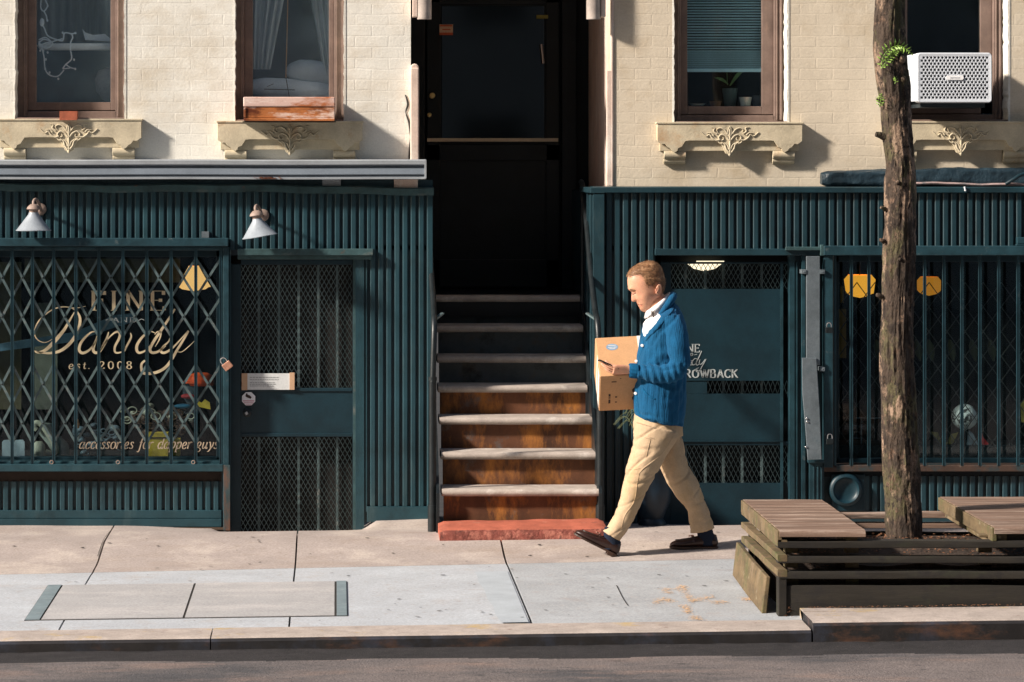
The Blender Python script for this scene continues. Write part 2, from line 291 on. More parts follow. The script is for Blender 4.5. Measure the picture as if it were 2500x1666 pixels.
M['curtain']=mat('grey_sheer_curtain',(.55,.58,.57),rough=.9,var=.3,scale=3,stretch=(6,1,.3),bump=.3,bscale=30)
M['bedding']=mat('white_bedding',(.88,.90,.92),rough=.9,var=.12,scale=8,bump=.6,bscale=14,bdist=.02)
M['bluedark']=mat('deep_blue_wall',(.045,.15,.22),rough=.9,var=.5,scale=1.6,bump=0)
M['blind']=mat('blind_slat',(.55,.72,.78),rough=.6,var=.1,bump=0)
M['orange']=mat('orange_cap_cloth',(.85,.09,.01),rough=.7,var=.1,bump=.1)
M['yellow']=mat('yellow_card',(.62,.40,.04),rough=.6,var=.2,scale=12,bump=0)
M['olive']=mat('olive_poster',(.055,.05,.025),rough=.8,var=.6,scale=5,bump=0,spots=[((.09,.075,.03),4,.55,.7)])
M['brown']=mat('brown_leather_goods',(.12,.06,.035),rough=.6,var=.5,scale=20,bump=.4,spots=[((.3,.2,.16),18,.62,.75)])
M['greyobj']=mat('grey_goods',(.12,.15,.17),rough=.5,var=.4,scale=18,bump=.2)
M['creamobj']=mat('cream_goods',(.42,.38,.28),rough=.6,var=.2,scale=10,bump=.1)
M['red']=mat('red_cloth',(.35,.02,.02),rough=.7,var=.2,bump=0)
M['cyanobj']=mat('blue_goods',(.02,.12,.2),rough=.6,var=.3,scale=10,bump=0)
M['spray']=mat('orange_spray_paint',(.60,.37,.19),rough=.85,var=.25,scale=20,bump=.2)
M['twine']=mat('orange_cord',(.5,.22,.05),rough=.8,var=.1,bump=0)
M['navypot']=mat('dark_blue_glazed_urn',(.008,.02,.035),rough=.4,var=.4,scale=9,bump=.1)
M['stickpink']=mat('sticker_print',(.55,.25,.32),rough=.6,var=.1,bump=0)
M['lampglow']=emis('glowing_lampshade',(1.0,.52,.17),.62)
M['yglow']=emis('glowing_yellow_shade',(1.0,.40,.035),.55)
M['doorlight']=emis('lit_ceiling_lamp',(1.0,.88,.62),.75)
M['glass']=glassmat('window_glass',.035,.006)
M['hazeglass']=glassmat('blue_haze_window_glass',.10,.09,(.92,.97,1))
# ---------------------------------------------------------------- ground
def sm(a,b,x):
    t=min(max((x-a)/(b-a),0),1); return t*t*(3-2*t)
def base(X): return .014*max(-8,min(8,X))
BUMP=[(-3,-.01),(-2.18,.012),(-1.44,.0),(-.80,-.025),(-.70,-.078),(.10,-.08),(.17,-.04),(.26,.008),(.62,.015),(1.7,-.02),(1.9,-.035),(2.2,-.05),(2.5,-.07),(8,-.07)]
def bumpx(X):
    for (a,u),(b,v) in zip(BUMP,BUMP[1:]):
        if a<=X<=b: return u+(v-u)*sm(a,b,X)
    return 0
def g(X,Y):
    z=base(X)+.065*sm(-1.5,-.75,Y)
    z+=bumpx(X)*sm(-.42,-.12,Y)
    return z
def sheet(xs,ys,zf,th=.1):
    mb=MB(); n=len(xs); o=0
    for y in ys:
        for x in xs: mb.v.append(Vector((x,y if not callable(y) else y,zf(x,y))))
    for j in range(len(ys)-1):
        for i in range(n-1):
            a=j*n+i; mb.face((a,a+1,a+n+1,a+n))
    # skirt
    def skirt(idx):
        o=len(mb.v)
        for k in idx: mb.v.append(mb.v[k]-Vector((0,0,th)))
        for q in range(len(idx)-1): mb.face((idx[q],idx[q+1],o+q+1,o+q))
    skirt([i for i in range(n)]); skirt([(len(ys)-1)*n+i for i in range(n)])
    skirt([j*n for j in range(len(ys))]); skirt([j*n+n-1 for j in range(len(ys))])
    return mb
def lin(a,b,n): return [a+(b-a)*i/n for i in range(n+1)]
def jy(X): return -1.78+.055*(X+2)      # the long joint between the two pavement strips
GZ=-.009
gm=MB(); 
gm2=sheet(lin(-60,60,8),[-60,-5,-.4,60],lambda x,y:-.35,.01); gm2.build('ground',M['gap'],kind='structure')
wk=MB()
cols=[(-9,-4.6),(-4.6,-3.0),(-3.0,-1.445),(-1.435,-.252),(-.242,1.005),(1.018,3.4),(3.4,5.6),(5.6,9)]
def slab(x0,x1,y0f,y1f,n=18,gap=0):
    mb=MB(); m=14; xs=lin(x0,x1,n); 
    for j in range(m+1):
        for x in xs:
            y=y0f(x)+(y1f(x)-y0f(x))*j/m; e=0
            if j in(0,m) : e=.004
            mb.v.append(Vector((x,y,g(x,y)-e)))
    N=n+1
    for j in range(m):
        for i in range(n): a=j*N+i; mb.face((a,a+1,a+N+1,a+N))
    for idx in ([i for i in range(N)],[m*N+i for i in range(N)],[j*N for j in range(m+1)],[j*N+n for j in range(m+1)]):
        o=len(mb.v)
        for k in idx: mb.v.append(mb.v[k]-Vector((0,0,.12)))
        for q in range(len(idx)-1): mb.face((idx[q],idx[q+1],o+q+1,o+q))
    return mb
def merge(a,b):
    o=len(a.v); a.v+=b.v; a.f+=[tuple(i+o for i in f) for f in b.f]; a.m+=b.m
up=MB(); low=MB(); lowr=MB()
for x0,x1 in cols:
    n=max(10,int((x1-x0)/.06)) if x0>-5 and x1<6 else 8
    merge(up,slab(x0,x1,lambda x:jy(x)+.004,lambda x:.16,n))
    t=lowr if x0>1.0 else low
    merge(t,slab(x0,x1,lambda x:-3.985,lambda x:jy(x)-.004,12))
up.build('pavement',M['walk1'],kind='structure',smooth=30)
low.build('pavement',M['walk2'],kind='structure',smooth=30)
lowr.build('pavement',M['walk3'],kind='structure',smooth=30)
bs=sheet([-9,9],[-4.0,.2],lambda x,y:base(x)-.02,.05); bs.build('pavement_bed',M['gap'],kind='structure')
# cracks beside the joints, stains
ck=MB()
for pts,wd in (([(268,1316),(252,1338),(238,1360)],.0015),([(1505,1440),(1520,1470),(1533,1490)],.0025),([(500,1450),(545,1449),(600,1450)],.003),([(310,1454),(350,1453)],.003)):
    q=[]
    for px,py in pts:
        d=-(1-(CH*K)/(py-VY))*-20; Y=CH*K/(py-VY)*20-20; q.append(Vector((X_(px,Y),Y,g(X_(px,Y),Y)+.0035)))
    q=catmull(q,6); 
    for a,b in zip(q,q[1:]):
        d=(b-a).normalized(); nn=Vector((-d.y,d.x,0))*wd; ck.quad(a-nn,b-nn,b+nn,a+nn)
random.seed(3)
for k in range(120):     # old chewing gum and dirt spots
    px,py=random.uniform(20,2000),random.uniform(1330,1520); Y=CH*K/(py-VY)*20-20; X=X_(px,Y)
    if 2.2<X and Y<-2.3: continue
    r=random.uniform(.002,.011); o=[]
    for a in range(9):
        rr=r*random.uniform(.7,1.2); x=X+math.cos(a/9*6.283)*rr*1.3; y=Y+math.sin(a/9*6.283)*rr; o.append((x,y,g(x,y)+.005))
    ck.quad(*o)
ck.build('pavement_marks',M['gap'],kind='structure')
# blue grey patch strip beside the wide joint
ps=MB()
xs=[]
for t in lin(0,1,14):
    Y=-2.0+(-3.97+2.0)*t; a=.80+.05*t*t*0+.005*math.sin(t*20); ps.v+= [Vector((a+.05*t,Y,g(a,Y)+.004)),Vector((.995,Y,g(.99,Y)+.004))]
for i in range(14): ps.face((2*i,2*i+1,2*i+3,2*i+2))
M['walkp']=mat('blue_grey_patch',(.35,.385,.415),rough=.85,var=.1,scale=5,bump=.4,bscale=120)
ps.build('pavement_patch',M['walkp'],kind='structure')
# cellar hatch
def gq(x0,x1,y0,y1,dz,th=.02,mb=None):
    mb=mb or MB(); o=len(mb.v)
    for z in (0,1):
        for (x,y) in ((x0,y0),(x1,y0),(x1,y1),(x0,y1)): mb.v.append(Vector((x,y,g(x,y)+dz-(th if z==0 else 0))))
    for q in ((0,1,2,3),(4,5,6,7),(0,1,5,4),(1,2,6,5),(2,3,7,6),(3,0,4,7)): mb.face([o+i for i in q])
    return mb
h=thing('cellar_hatch','flush pavement hatch of two concrete panels between grey steel strips','hatch',(-.8,-3,g(-.8,-3)))
gq(-1.652,.058,-3.655,-2.325,.003,.01).build('hatch_rim',M['gap'],h)
gq(-1.562,-.815,-3.645,-2.335,.006).build('hatch_panel',M['hatch'],h)
gq(-.803,-.012,-3.645,-2.335,.006).build('hatch_panel',M['hatch'],h)
gq(-1.648,-1.572,-3.65,-2.33,.007).build('steel_strip',M['hatchbar'],h)
gq(.0,.054,-3.65,-2.33,.007).build('steel_strip',M['hatchbar'],h)
# kerb: two heights of stone, dark iron face
kb=MB()
def kstone(x0,x1,dz,yb=-4.0):
    n=12; xs=lin(x0,x1,n); prof=[(-4.02 if dz<.02 else -3.90,0),(-4.30,0),(-4.335,-.006),(-4.35,-.02),(-4.352,-.30)]
    for j,(y,z) in enumerate(prof):
        for x in xs: kb.v.append(Vector((x,y+.004*noise.noise(Vector((x*3,y,dz))),base(x)+.004+dz+z+.002*noise.noise(Vector((x*5,y*9,dz))))))
    o=len(kb.v)-len(prof)*(n+1)
    for j in range(len(prof)-1):
        kb.cur=0 if j<2 else 1
        for i in range(n): a=o+j*(n+1)+i; kb.face((a,a+1,a+n+2,a+n+1))
    kb.cur=1
    kb.face([o+j*(n+1) for j in range(len(prof))]+[]) ; kb.face([o+j*(n+1)+n for j in range(len(prof))])
kstone(-9,-.642,0); kstone(-.636,2.402,0); kstone(2.412,9,.036)
kb.cur=0
for x0,x1 in ((2.412,9),): kb.box(x0,x1,-4.0,-3.895,-.1,base(x0)+.046)
kb.build('kerb',[M['curb'],M['curbface']],kind='structure',smooth=35)
# road
rd=MB(); xs=[-60,-20,-8]+lin(-5,8,260)+[20,60]; ys=[-60,-20,-10]+lin(-7,-4.9,16)+lin(-4.88,-4.58,15)+[-4.55,-4.5,-4.46,-4.42,-4.38,-4.34]
def rz(x,y): 
    z=-.058+.0125*max(-8,min(8,x))
    if y<-4.6: z+=.02*min((-4.6-y)/3,1)
    return z+.004*noise.noise(Vector((x*2,y*4,0)))+(.006*noise.noise(Vector((x*9,y*9,3))) if y>-4.6 else 0)
for y in ys:
    for x in xs: rd.v.append(Vector((x,y,rz(x,y))))
n=len(xs)
for j in range(len(ys)-1):
    rd.cur=0
    for i in range(n-1):
        a=j*n+i; rd.cur=1 if ys[j]>=-4.72+.05*noise.noise(Vector((xs[i]*1.3,0,0)))-.02*xs[i] else 0
        rd.face((a,a+1,a+n+1,a+n))
rd.build('road',[M['asphalt'],M['gutdirt']],kind='structure',smooth=True)
# orange spray marks
sp=MB()
for pts in ([(1600,1472),(1622,1462),(1640,1468)],[(1625,1437),(1632,1448)],[(1655,1440),(1668,1432),(1672,1448),(1685,1462)],[(1685,1468),(1705,1465),(1735,1458)],[(1668,1480),(1680,1495),(1672,1478)],[(1740,1472),(1770,1471)],[(1821,1463),(1830,1468)],[(1695,1505),(1703,1513)]):
    q=[]
    for px,py in pts:
        Y=(CH-.03)*K/(py-VY)*20-20; q.append(Vector((X_(px,Y),Y,0)))
    q=catmull(q,10)
    for p in q:
        for r in range(13):
            x=p.x+random.gauss(0,.016); y=p.y+random.gauss(0,.032); s=random.uniform(.0012,.0042); z=g(x,y)+.0045
            a0=random.random()*6; sp.quad(*[(x+math.cos(a0+k*1.2566)*s*1.4,y+math.sin(a0+k*1.2566)*s,z) for k in range(5)])
sp.build('spray_paint_mark',M['spray'],label='faded orange spray paint marks on the grey pavement left of the tree bench',cat='paint mark')
# ---------------------------------------------------------------- brick building
B=thing('brick_building','pale painted brick row building with a dark recessed entrance and carved window sills','building',(1.1,.2,2.2))
WY=.2; FY=.365
def ragged(mb,x,z0,z1,y,side,amp=.006): # uneven plaster edge beside an opening
    n=40; o=len(mb.v)
    for i in range(n+1):
        z=z0+(z1-z0)*i/n; e=amp*(1+noise.noise(Vector((x*7,z*9,1)))*1.5)
        mb.v+=[Vector((x+side*-.004,y,z)),Vector((x+side*e,y,z))]
    for i in range(n): mb.face((o+2*i,o+2*i+1,o+2*i+3,o+2*i+2))
WIN=[dict(o=(34,306),c=(66,282),g=(88,270),b=292,gb=250),dict(o=(571,842),c=(596,815),g=(617,803),b=297,gb=252),
     dict(o=(1643,1925),c=(1662,1890),g=(1678,1860),b=301,gb=260),dict(o=(2183,2464),c=(2200,2425),g=(2215,2394),b=297,gb=258)]
TOP=4.55
def wallmb(x0,x1,z0,z1,wins,y0=WY,y1=WY+.28):
    hs=[(X_(w_['o'][0],WY),X_(w_['o'][1],WY),Z_(w_['b'],WY),TOP) for w_ in wins]
    mb=MB()
    for r in rects_minus(x0,x1,z0,z1,hs): mb.box(r[0],r[1],y0,y1,r[2],r[3])
    return mb
XL=X_(1003,WY); XR=X_(1493,WY)
mb=wallmb(-7,XL,2.1,7,WIN[:2]); mb.build('wall',M['wallL'],B,label='cream painted brick wall on the left of the entrance')
mb=wallmb(XR,8,2.1,7,WIN[2:]); mb.build('wall',M['wallR'],B,label='tan painted brick wall on the right of the entrance')
# protruding plaster irregularities along the openings
for w_ in WIN:
  for s,px0_ in ((1,0),(-1,1)):
    rg=MB()
    for s,px in ((s,w_['o'][px0_]),):
        x=X_(px,WY); z=Z_(w_['b'],WY)
        n=46; o=len(rg.v)
        for i in range(n+1):
            zz=z+(3.7-z)*i/n; e=.006+.010*abs(noise.noise(Vector((px*.7,zz*11,1))))+.006*noise.noise(Vector((px,zz*30,4)))
            rg.v+=[Vector((x-s*.006,WY-.003,zz)),Vector((x+s*e,WY-.004,zz)),Vector((x+s*e,WY+.17,zz))]
        for i in range(n):
            a=o+3*i; rg.face((a,a+1,a+4,a+3)); rg.face((a+1,a+2,a+5,a+4))
    rg.build('opening_trim',M['wallL'],B)
lt=MB(); lt.box(XL-.3,XR+.3,WY+.02,WY+.3,4.3,7); lt.build('lintel',M['wallR'],B)
# side walls of the recess
rv=MB(); rv.box(XR,XR+.12,WY+.281,2.3,1.2,4.6); rv.box(XL-.12,XL,WY+.281,2.3,1.2,4.6)
rv.box(XL-.1,XR+.1,.5,2.4,4.35,4.6); rv.build('recess_wall',M['plaster'],B)
# jamb boards (pale painted plaster stubs)
jb=MB(); n=16
prof=lin(Z_(400,.16),Z_(163,.16),n)
for s in (0,):
    x0,x1=X_(1002,.14),X_(1023,.14)
    jb.box(x0,x1,.14,.42,Z_(455,.14),Z_(166,.14)); 
    jb.tube([((x0+x1)/2,.15,Z_(166,.14)),((x0+x1)/2,.41,Z_(166,.14))],(x1-x0)/2,12)
jb.build('jamb',M['plaster'],B,bevel=.008)
ck=MB()   # the open crack beside the stub
q=catmull([(990,232),(996,255),(991,275),(999,300),(1002,330),(1001,360),(999,392)],6)
ck.ribbon([(X_(p.x,WY),Z_(p.y,WY)) for p in [Vector((a[0],a[1],0)) for a in [(v.x,v.y) for v in catmull([(990,232,0),(996,255,0),(991,275,0),(999,300,0),(1002,330,0),(1001,360,0),(999,392,0)],6)]]],lambda d,t:.006+.008*abs(math.sin(t*9)),WY-.004)
ck.build('wall_crack',M['gap'],B)
jr=MB(); jr.box(X_(1481,.19),X_(1496,.19),.19,.21,Z_(455,.15),Z_(172,.15)); jr.tube([(X_(1494,.2),.2,Z_(y,.2)) for y in lin(455,-20,20)],.012,8)
jr.build('jamb',M['plaster'],B,bevel=.01)
# windows
for k,w_ in enumerate(WIN):
    o0,o1=w_['o']; c0,c1=w_['c']; g0,g1=w_['g']; zb=w_['b']; gb=w_['gb']
    xo0,xo1=X_(o0,WY),X_(o1,WY); zo=Z_(zb,WY)
    mb=MB(); z1=4.5
    xc0,xc1=X_(c0,FY),X_(c1,FY)
    mb.box(xo0,xc0,FY,FY+.12,zo,z1); mb.box(xc1,xo1,FY,FY+.12,zo,z1); mb.box(xc0,xc1,FY,FY+.12,zo,Z_(gb+22,FY)); mb.box(xc0,xc1,FY,FY+.12,4.4,z1)
    mb.box(xc1+.012,xc1+.022,FY-.012,FY,zo+.02,z1); mb.box(xc0-.022,xc0-.012,FY-.012,FY,zo+.02,z1)
    mb.box(xo0,xo1,WY+.0,FY,zo-.03,zo+.012)
    if k>1: mb.box(xc1+.035,xo1-.02,FY-.02,FY-.002,zo+.02,z1)
    wo=mb.build('window',M['frame'],B,bevel=.004,label=['window with string lights behind the glass','window above the wooden box','window with a lowered blind','window holding the air conditioner'][k])
    sb=MB(); y=FY+.035; xg0,xg1=X_(g0,y),X_(g1,y); zg=Z_(gb,y)
    sb.box(xc0+.001,xg0,y,y+.06,Z_(gb+20,y),4.4); sb.box(xg1,xc1-.001,y,y+.06,Z_(gb+20,y),4.4); sb.box(xg0,xg1,y,y+.06,Z_(gb+20,y),zg)
    sb.box(xg0,xg1,y,y+.06,3.75,3.83)
    sb.build('sash',M['frame'],wo,bevel=.003)
    pn=MB(); pn.box(xg0-.01,xg1+.01,y+.03,y+.034,zg-.01,4.4); pn.build('pane',M['hazeglass'] if k<2 else M['glass'],wo)
    w_['Y']=y
# sills with corbels and carved scrollwork
def sill(cx,py0):
    Y0=.125; s=(20+Y0)/20/K; x0=X_(cx,Y0); zt=Z_(py0,Y0)
    def q(dx,dy): return (x0+dx*s,zt-dy*s)
    half=[(177,0),(177,42),(166,50),(158,49),(152,57),(146,60),(141,66),(134,70),(128,66),(126,60),(117,56),(108,42),(98,41),(30,41),(24,46),(16,58),(10,72),(0,78)]
    poly=[q(a,b) for a,b in half]+[q(-a,b) for a,b in reversed(half[:-1])]
    mb=MB(); 
    # body: front plate plus deep slab (concave outline is triangulated by columns)
    pts=sorted({round(a,1) for a,b in half}); 
    def ybot(a):
        a=abs(a)
        h=half[::-1]
        for (a0,b0),(a1,b1) in zip(h,h[1:]):
            if a0<=a<=a1 and a1>a0: return b0+(b1-b0)*(a-a0)/(a1-a0)
        return 42
    xs=sorted({*[-p for p in pts],*pts})
    for a,b in zip(xs,xs[1:]):
        if b-a<.5: continue
        A,Bq=q(a,0),q(b,0); za=zt-ybot(a+.01 if a<0 else a)*s; zb=zt-ybot(b-.01 if b>0 else b)*s
        o=len(mb.v)
        for y in (Y0,Y0+.035): mb.v+=[Vector((A[0],y,zt)),Vector((Bq[0],y,zt)),Vector((Bq[0],y,zb)),Vector((A[0],y,za))]
        mb.face((o,o+1,o+2,o+3)); mb.face((o+7,o+6,o+5,o+4)); mb.face((o+3,o+2,o+6,o+7))
        if a==xs[0]: mb.face((o,o+3,o+7,o+4))
        if b==xs[-1]: mb.face((o+1,o+5,o+6,o+2))
    mb.box(x0-177*s,x0+177*s,Y0+.0351,WY-.001,zt-40*s,zt)
    mb.box(x0-180*s,x0+180*s,Y0-.006,WY-.001,zt+.0005,zt+.012)
    mb.box(x0-170*s,x0+170*s,WY-.05,WY-.001,zt-66*s,zt-41*s)
    so_=mb.build('window_sill',M['stone'],B,bevel=.0025)
    for sg in (-1,1):
        cb=MB(); xa,xb=x0+sg*160*s,x0+sg*106*s; xa,xb=min(xa,xb),max(xa,xb)
        for (r,dy,yy) in ((.030,75,Y0+.045),(.024,89,Y0+.06)):
            cb.tube([(xa,yy,zt-dy*s),(xb,yy,zt-dy*s)],r,14)
        cb.box(xa,xb,Y0+.03,WY-.001,zt-74*s,zt-42*s); cb.box(xa,xb,Y0+.05,WY-.001,zt-98*s,zt-72*s)
        cb.build('corbel',M['stone'],so_,bevel=.003,smooth=40)
    cv=MB()
    def rel(pts,r,taper=True):
        pts=catmull([(x0+a*s,Y0-.004,zt-b*s) for a,b in pts],7); m=len(pts)
        cv.tube(pts,lambda t:max(r*s*(1-.55*t if taper else 1),.001),7)
    for sg in (-1,1):
        rel([(sg*2,40),(sg*10,30),(sg*20,26),(sg*27,32),(sg*24,40),(sg*16,38),(sg*17,32)],2.6)
        rel([(sg*24,38),(sg*34,40),(sg*44,34),(sg*50,26),(sg*58,30),(sg*70,20)],2.6)
        rel([(sg*6,24),(sg*14,14),(sg*24,10),(sg*32,14),(sg*30,20)],2.4)
        rel([(sg*32,24),(sg*40,18),(sg*38,10),(sg*46,8)],2.2)
        rel([(sg*40,28),(sg*46,22),(sg*56,22)],2.2)
        rel([(sg*3,70),(sg*10,60),(sg*13,50),(sg*22,44)],2.8)
        rel([(sg*2,62),(sg*6,52),(sg*14,46)],2.6)
        rel([(sg*1,30),(sg*5,22),(sg*3,12),(0,6)],2.4)
        rel([(sg*20,48),(sg*26,46),(sg*30,41)],2.2)
    rel([(0,76),(0,60),(0,44),(0,28),(0,12)],2.6,False)
    cv.ball((x0,Y0-.004,zt-74*s),(4*s,.006,6*s),8,6)
    cv.build('carving',M['stone'],so_,smooth=60)
    return so_
for cx,py in ((168,295),(708,300),(1782,303),(2346,301)): sill(cx,py)
# rooms behind the upper windows
def room(x0,x1,y0,y1,z0,z1,m,parent,name='room',open_front=True):
    mb=MB(); t=.05
    mb.box(x0,x1,y1,y1+t,z0,z1); mb.box(x0-t,x0,y0,y1,z0,z1); mb.box(x1,x1+t,y0,y1,z0,z1); mb.box(x0,x1,y0,y1,z0-t,z0); mb.box(x0,x1,y0,y1,z1,z1+t)
    return mb.build(name,m,parent)
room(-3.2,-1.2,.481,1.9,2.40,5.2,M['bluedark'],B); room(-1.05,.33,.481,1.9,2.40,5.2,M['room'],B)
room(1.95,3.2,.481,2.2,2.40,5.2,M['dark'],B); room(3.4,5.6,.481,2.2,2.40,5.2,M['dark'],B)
# entrance door in the recess
DY=2.0
ed=MB(); ed.box(XL-.1,XR+.2,DY+.05,DY+.12,1.3,4.4)
ed.build('door_surround',M['black'],B)
dx0,dx1=X_(1041,DY),X_(1366,DY)
dd=MB(); dd.box(dx0-.12,dx0-.012,DY-.05,DY+.05,1.47,4.3); dd.box(dx1+.012,dx1+.12,DY-.05,DY+.05,1.47,4.3)
dd.box(dx0-.12,dx1+.12,DY-.05,DY+.05,3.66,3.78); dd.build('door_frame',M['black'],B,bevel=.006)
dr=MB(); dr.box(dx0,dx1,DY,DY+.045,1.5,3.65)
for r in ((dx0,dx0+.1,1.5,3.65),(dx1-.1,dx1,1.5,3.65),(dx0,dx1,3.52,3.65),(dx0,dx1,2.40,2.52),(dx0,dx1,1.5,1.7)): dr.box(r[0]+.001,r[1]-.001,DY-.02,DY-.0005,r[2]+.001,r[3]-.001)
do=dr.build('entrance_door',M['black'],B,bevel=.006)
pn_=MB(); pn_.box(dx0+.11,dx1-.11,DY-.006,DY-.001,2.56,3.50); gm_=mat('dark_door_glass',(.004,.008,.010),rough=.06,bump=0,spec=.8); pn_.build('door_glass',gm_,do)
bar=MB(); x0,x1=X_(1043,DY-.05),X_(1363,DY-.05); z=Z_(342,DY-.05); o=len(bar.v)
bar.box(x0,x1,DY-.05,DY-.021,z-.012,z+.012); bar.build('rail_strip',mat('pale_strip',(.5,.42,.3),rough=.5,bump=0),do)
for px,py,r in ((1055,234,.022),(1048,281,.017)):
    k=MB(); k.lathe([(r,0),(r,.02),(r*.8,.03),(.003,.032)],P(px,py,DY-.04),16,Matrix.Rotation(math.pi/2,4,'X')); k.build('door_lock',M['brass'],do,smooth=True)
st=MB(); st.pbox(1073,1106,60,86,DY-.045,DY-.042); sq=st.build('sticker',mat('door_sticker',(.55,.38,.25),rough=.6,bump=0),do)
st=MB(); st.pbox(1073,1106,80,86,DY-.0475,DY-.045); st.pbox(1074,1104,61,65,DY-.0475,DY-.045); st.pbox(1080,1100,71,74,DY-.0475,DY-.045); st.build('sticker_band',mat('sticker_orange',(.5,.09,.03),rough=.6,bump=0),sq)
st=MB(); st.pbox(1310,1338,37,46,DY-.045,DY-.042); st.build('yellow_sticker',mat('sticker_yellow',(.22,.19,.03),rough=.6,bump=0),do)
st=MB(); st.tube([P(1322,108,DY-.06),P(1327,155,DY-.06)],.010,8); st.build('door_closer',M['silver'],do)
# floor of the recess
fl=MB(); fl.box(XL-.1,XR+.2,.91,2.2,1.35,1.485); fl.build('recess_floor',M['black'],B)
ds=MB(); ds.box(XL-.1,XR+.2,1.7,1.75,1.3,1.60); 
# ---------------------------------------------------------------- unseen row across the street, added to block sky light and bounce pale fill
OB=thing('sky_block_row','unseen pale stone row across the street, added to block sky light','building',(0,-27,0))
mb=MB(); hs=[]
for i in range(-17,18):
    for z0 in (1.2,4.6,8.0,11.4,14.8,18.2,21.6,25): hs.append((i*2.6-.55,i*2.6+.55,z0,z0+1.9))
for q in rects_minus(-46,46,-.1,28,hs): mb.box(q[0],q[1],-27.4,-27,q[2],q[3])
mb.build('wall',mat('pale_stone_facade',(.36,.34,.31),rough=.9,var=.3,scale=3,bump=0),OB)
mb=MB(); mb.box(-46,46,-27.35,-27.3,-.1,28); mb.build('windows',mat('window_dark',(.02,.025,.03),rough=.2,bump=0),OB)
mb=MB(); mb.box(-46.2,46.2,-27.4,-26.7,28.01,28.5); mb.build('cornice',M['stone'],OB)
# ---------------------------------------------------------------- stoop
NY=[1195,1105,1020,942,870,795,722]
Y0=-.6; ST=thing('stoop','stone stoop of seven worn treads over rusty risers rising into the dark entrance','stairs',(1.16,-.3,0))
xl,xr=.650,1.668
tops=[]
for i,py in enumerate(NY):
    y=Y0+.25*i; z=Z_(py,y); tops.append((y,z))
for i,(y,z) in enumerate(tops):
    mb=MB(); th=.046; prof=[]
    xa=X_([1079,1077,1073,1070,1068,1066,1064][i],y); xb=X_([1470,1459,1449,1434,1437,1434,1430][i],y)
    yy=y+.285 if i<6 else y+.12
    for k in range(7):
        a=math.pi/2+math.pi*k/6; prof.append((y+.02+math.cos(a)*.022,z-th/2+math.sin(a)*th/2))
    poly=[(yy,z)]+prof+[(yy,z-th)]
    n=60; rings=[]
    for j in range(n+1):
        x=xa+(xb-xa)*j/n; r=[]
        for (a,b) in poly: r.append((x,a+.003*noise.noise(Vector((x*6,a,i*3))),b+.0016*noise.noise(Vector((x*4,b*3,i*7)))))
        rings.append(r)
    mb.loft(rings); mb.build('tread',M['tread'],ST,smooth=40)
    zb=(tops[i-1][1]-.002) if i else .02
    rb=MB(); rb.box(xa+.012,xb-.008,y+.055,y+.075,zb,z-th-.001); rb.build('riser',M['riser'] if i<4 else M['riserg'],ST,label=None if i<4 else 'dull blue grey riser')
# side stringers of dark iron
for sd,x in ((0,.632),(1,1.652)):
    sb=MB(); poly=[]
    for (y,z) in tops: poly+=[(y+.03,z-.02)]
    poly=[(-.62,.0),(-.62,.32),(-.36,.56),(.9,1.50),(1.0,1.50),(1.0,.0)]
    o=len(sb.v)
    for xx in (x-.008,x+.012): sb.v+=[Vector((xx,a,b)) for a,b in poly]
    n=len(poly); sb.face(range(o,o+n)); sb.face([o+n+i for i in range(n)])
    for i in range(n): sb.face((o+i,o+(i+1)%n,o+n+(i+1)%n,o+n+i))
    sb.build('stringer',M['iron'],ST)
rs=MB(); n=30; rings=[]
for j in range(n+1):
    x=X_(1073,-.9)+(X_(1482,-.9)-X_(1073,-.9))*j/n; nz=lambda a,b:.006*noise.noise(Vector((x*7,a*9,b*5)))
    zt=.128+base(x)*.9; e=.012 if j in(0,n) else 0
    rings.append([(x,y+nz(y,z)*1.5,z+nz(y,z)) for y,z in ((-.60,-.03),(-.60,zt+.01-e),(-.90,zt-.002-e),(-.925,zt-.012-e),(-.945,zt-.045),(-.95,-.03))])
rs.loft(rings)
for i_,f_ in enumerate(rs.f):
    ys_=[rs.v[q].y for q in f_]
    if max(ys_)<-.915: rs.m[i_]=1
rs.build('red_step',[M['redstone'],mat('chipped_red_stone',(.17,.045,.032),rough=.85,var=.4,scale=12,bump=.9,bscale=45,bdist=.01,spots=[((.34,.12,.085),14,.5,.62),((.04,.02,.016),9,.58,.68)])],label='low red painted stone step at the foot of the stoop',cat='step',smooth=35)
# handrails: newel posts with sloping rails
def rail(name,label,x,s):
    t=thing(name,label,'handrail',(x,-.5,.05))
    p=MB(); p.tube([(x,-.55,.03),(x,-.55,1.03)],.024,12); p.tube([(x,-.55,.03),(x,-.55,.24)],.030,12); p.tube([(x,-.55,1.02),(x,-.55,1.045)],.027,12); p.build('post',M['iron'],t,smooth=40)
    r=MB(); r.tube(catmull([(x,-.56,1.01),(x+s*.012,-.50,1.36),(x+s*.015,-.30,1.47),(x+s*.01,.1,1.72),(x,.5,1.98),(x,.85,2.22),(x,.98,2.26)],6),.019,10); r.build('rail',M['iron'],t,smooth=40)
    q=MB(); a=P(1057 if s>0 else 1460,784,-.45); b=P(1080 if s>0 else 1434,766,-.35); q.tube([a,b],.016,8,flat=.5); q.build('rail_bracket',M['gatediag'],t)
    b2=MB()
    for k in range(1): b2.tube([(x,.85,1.45),(x,.85,2.2)],.016,8)
    b2.build('upper_post',M['iron'],t,smooth=40)
    return t
rail('handrail','black iron handrail with newel post at the left edge of the stoop',X_(1056,-.55),1)
rail('handrail','black iron handrail with newel post at the right edge of the stoop',X_(1462,-.55)+.01,-1)
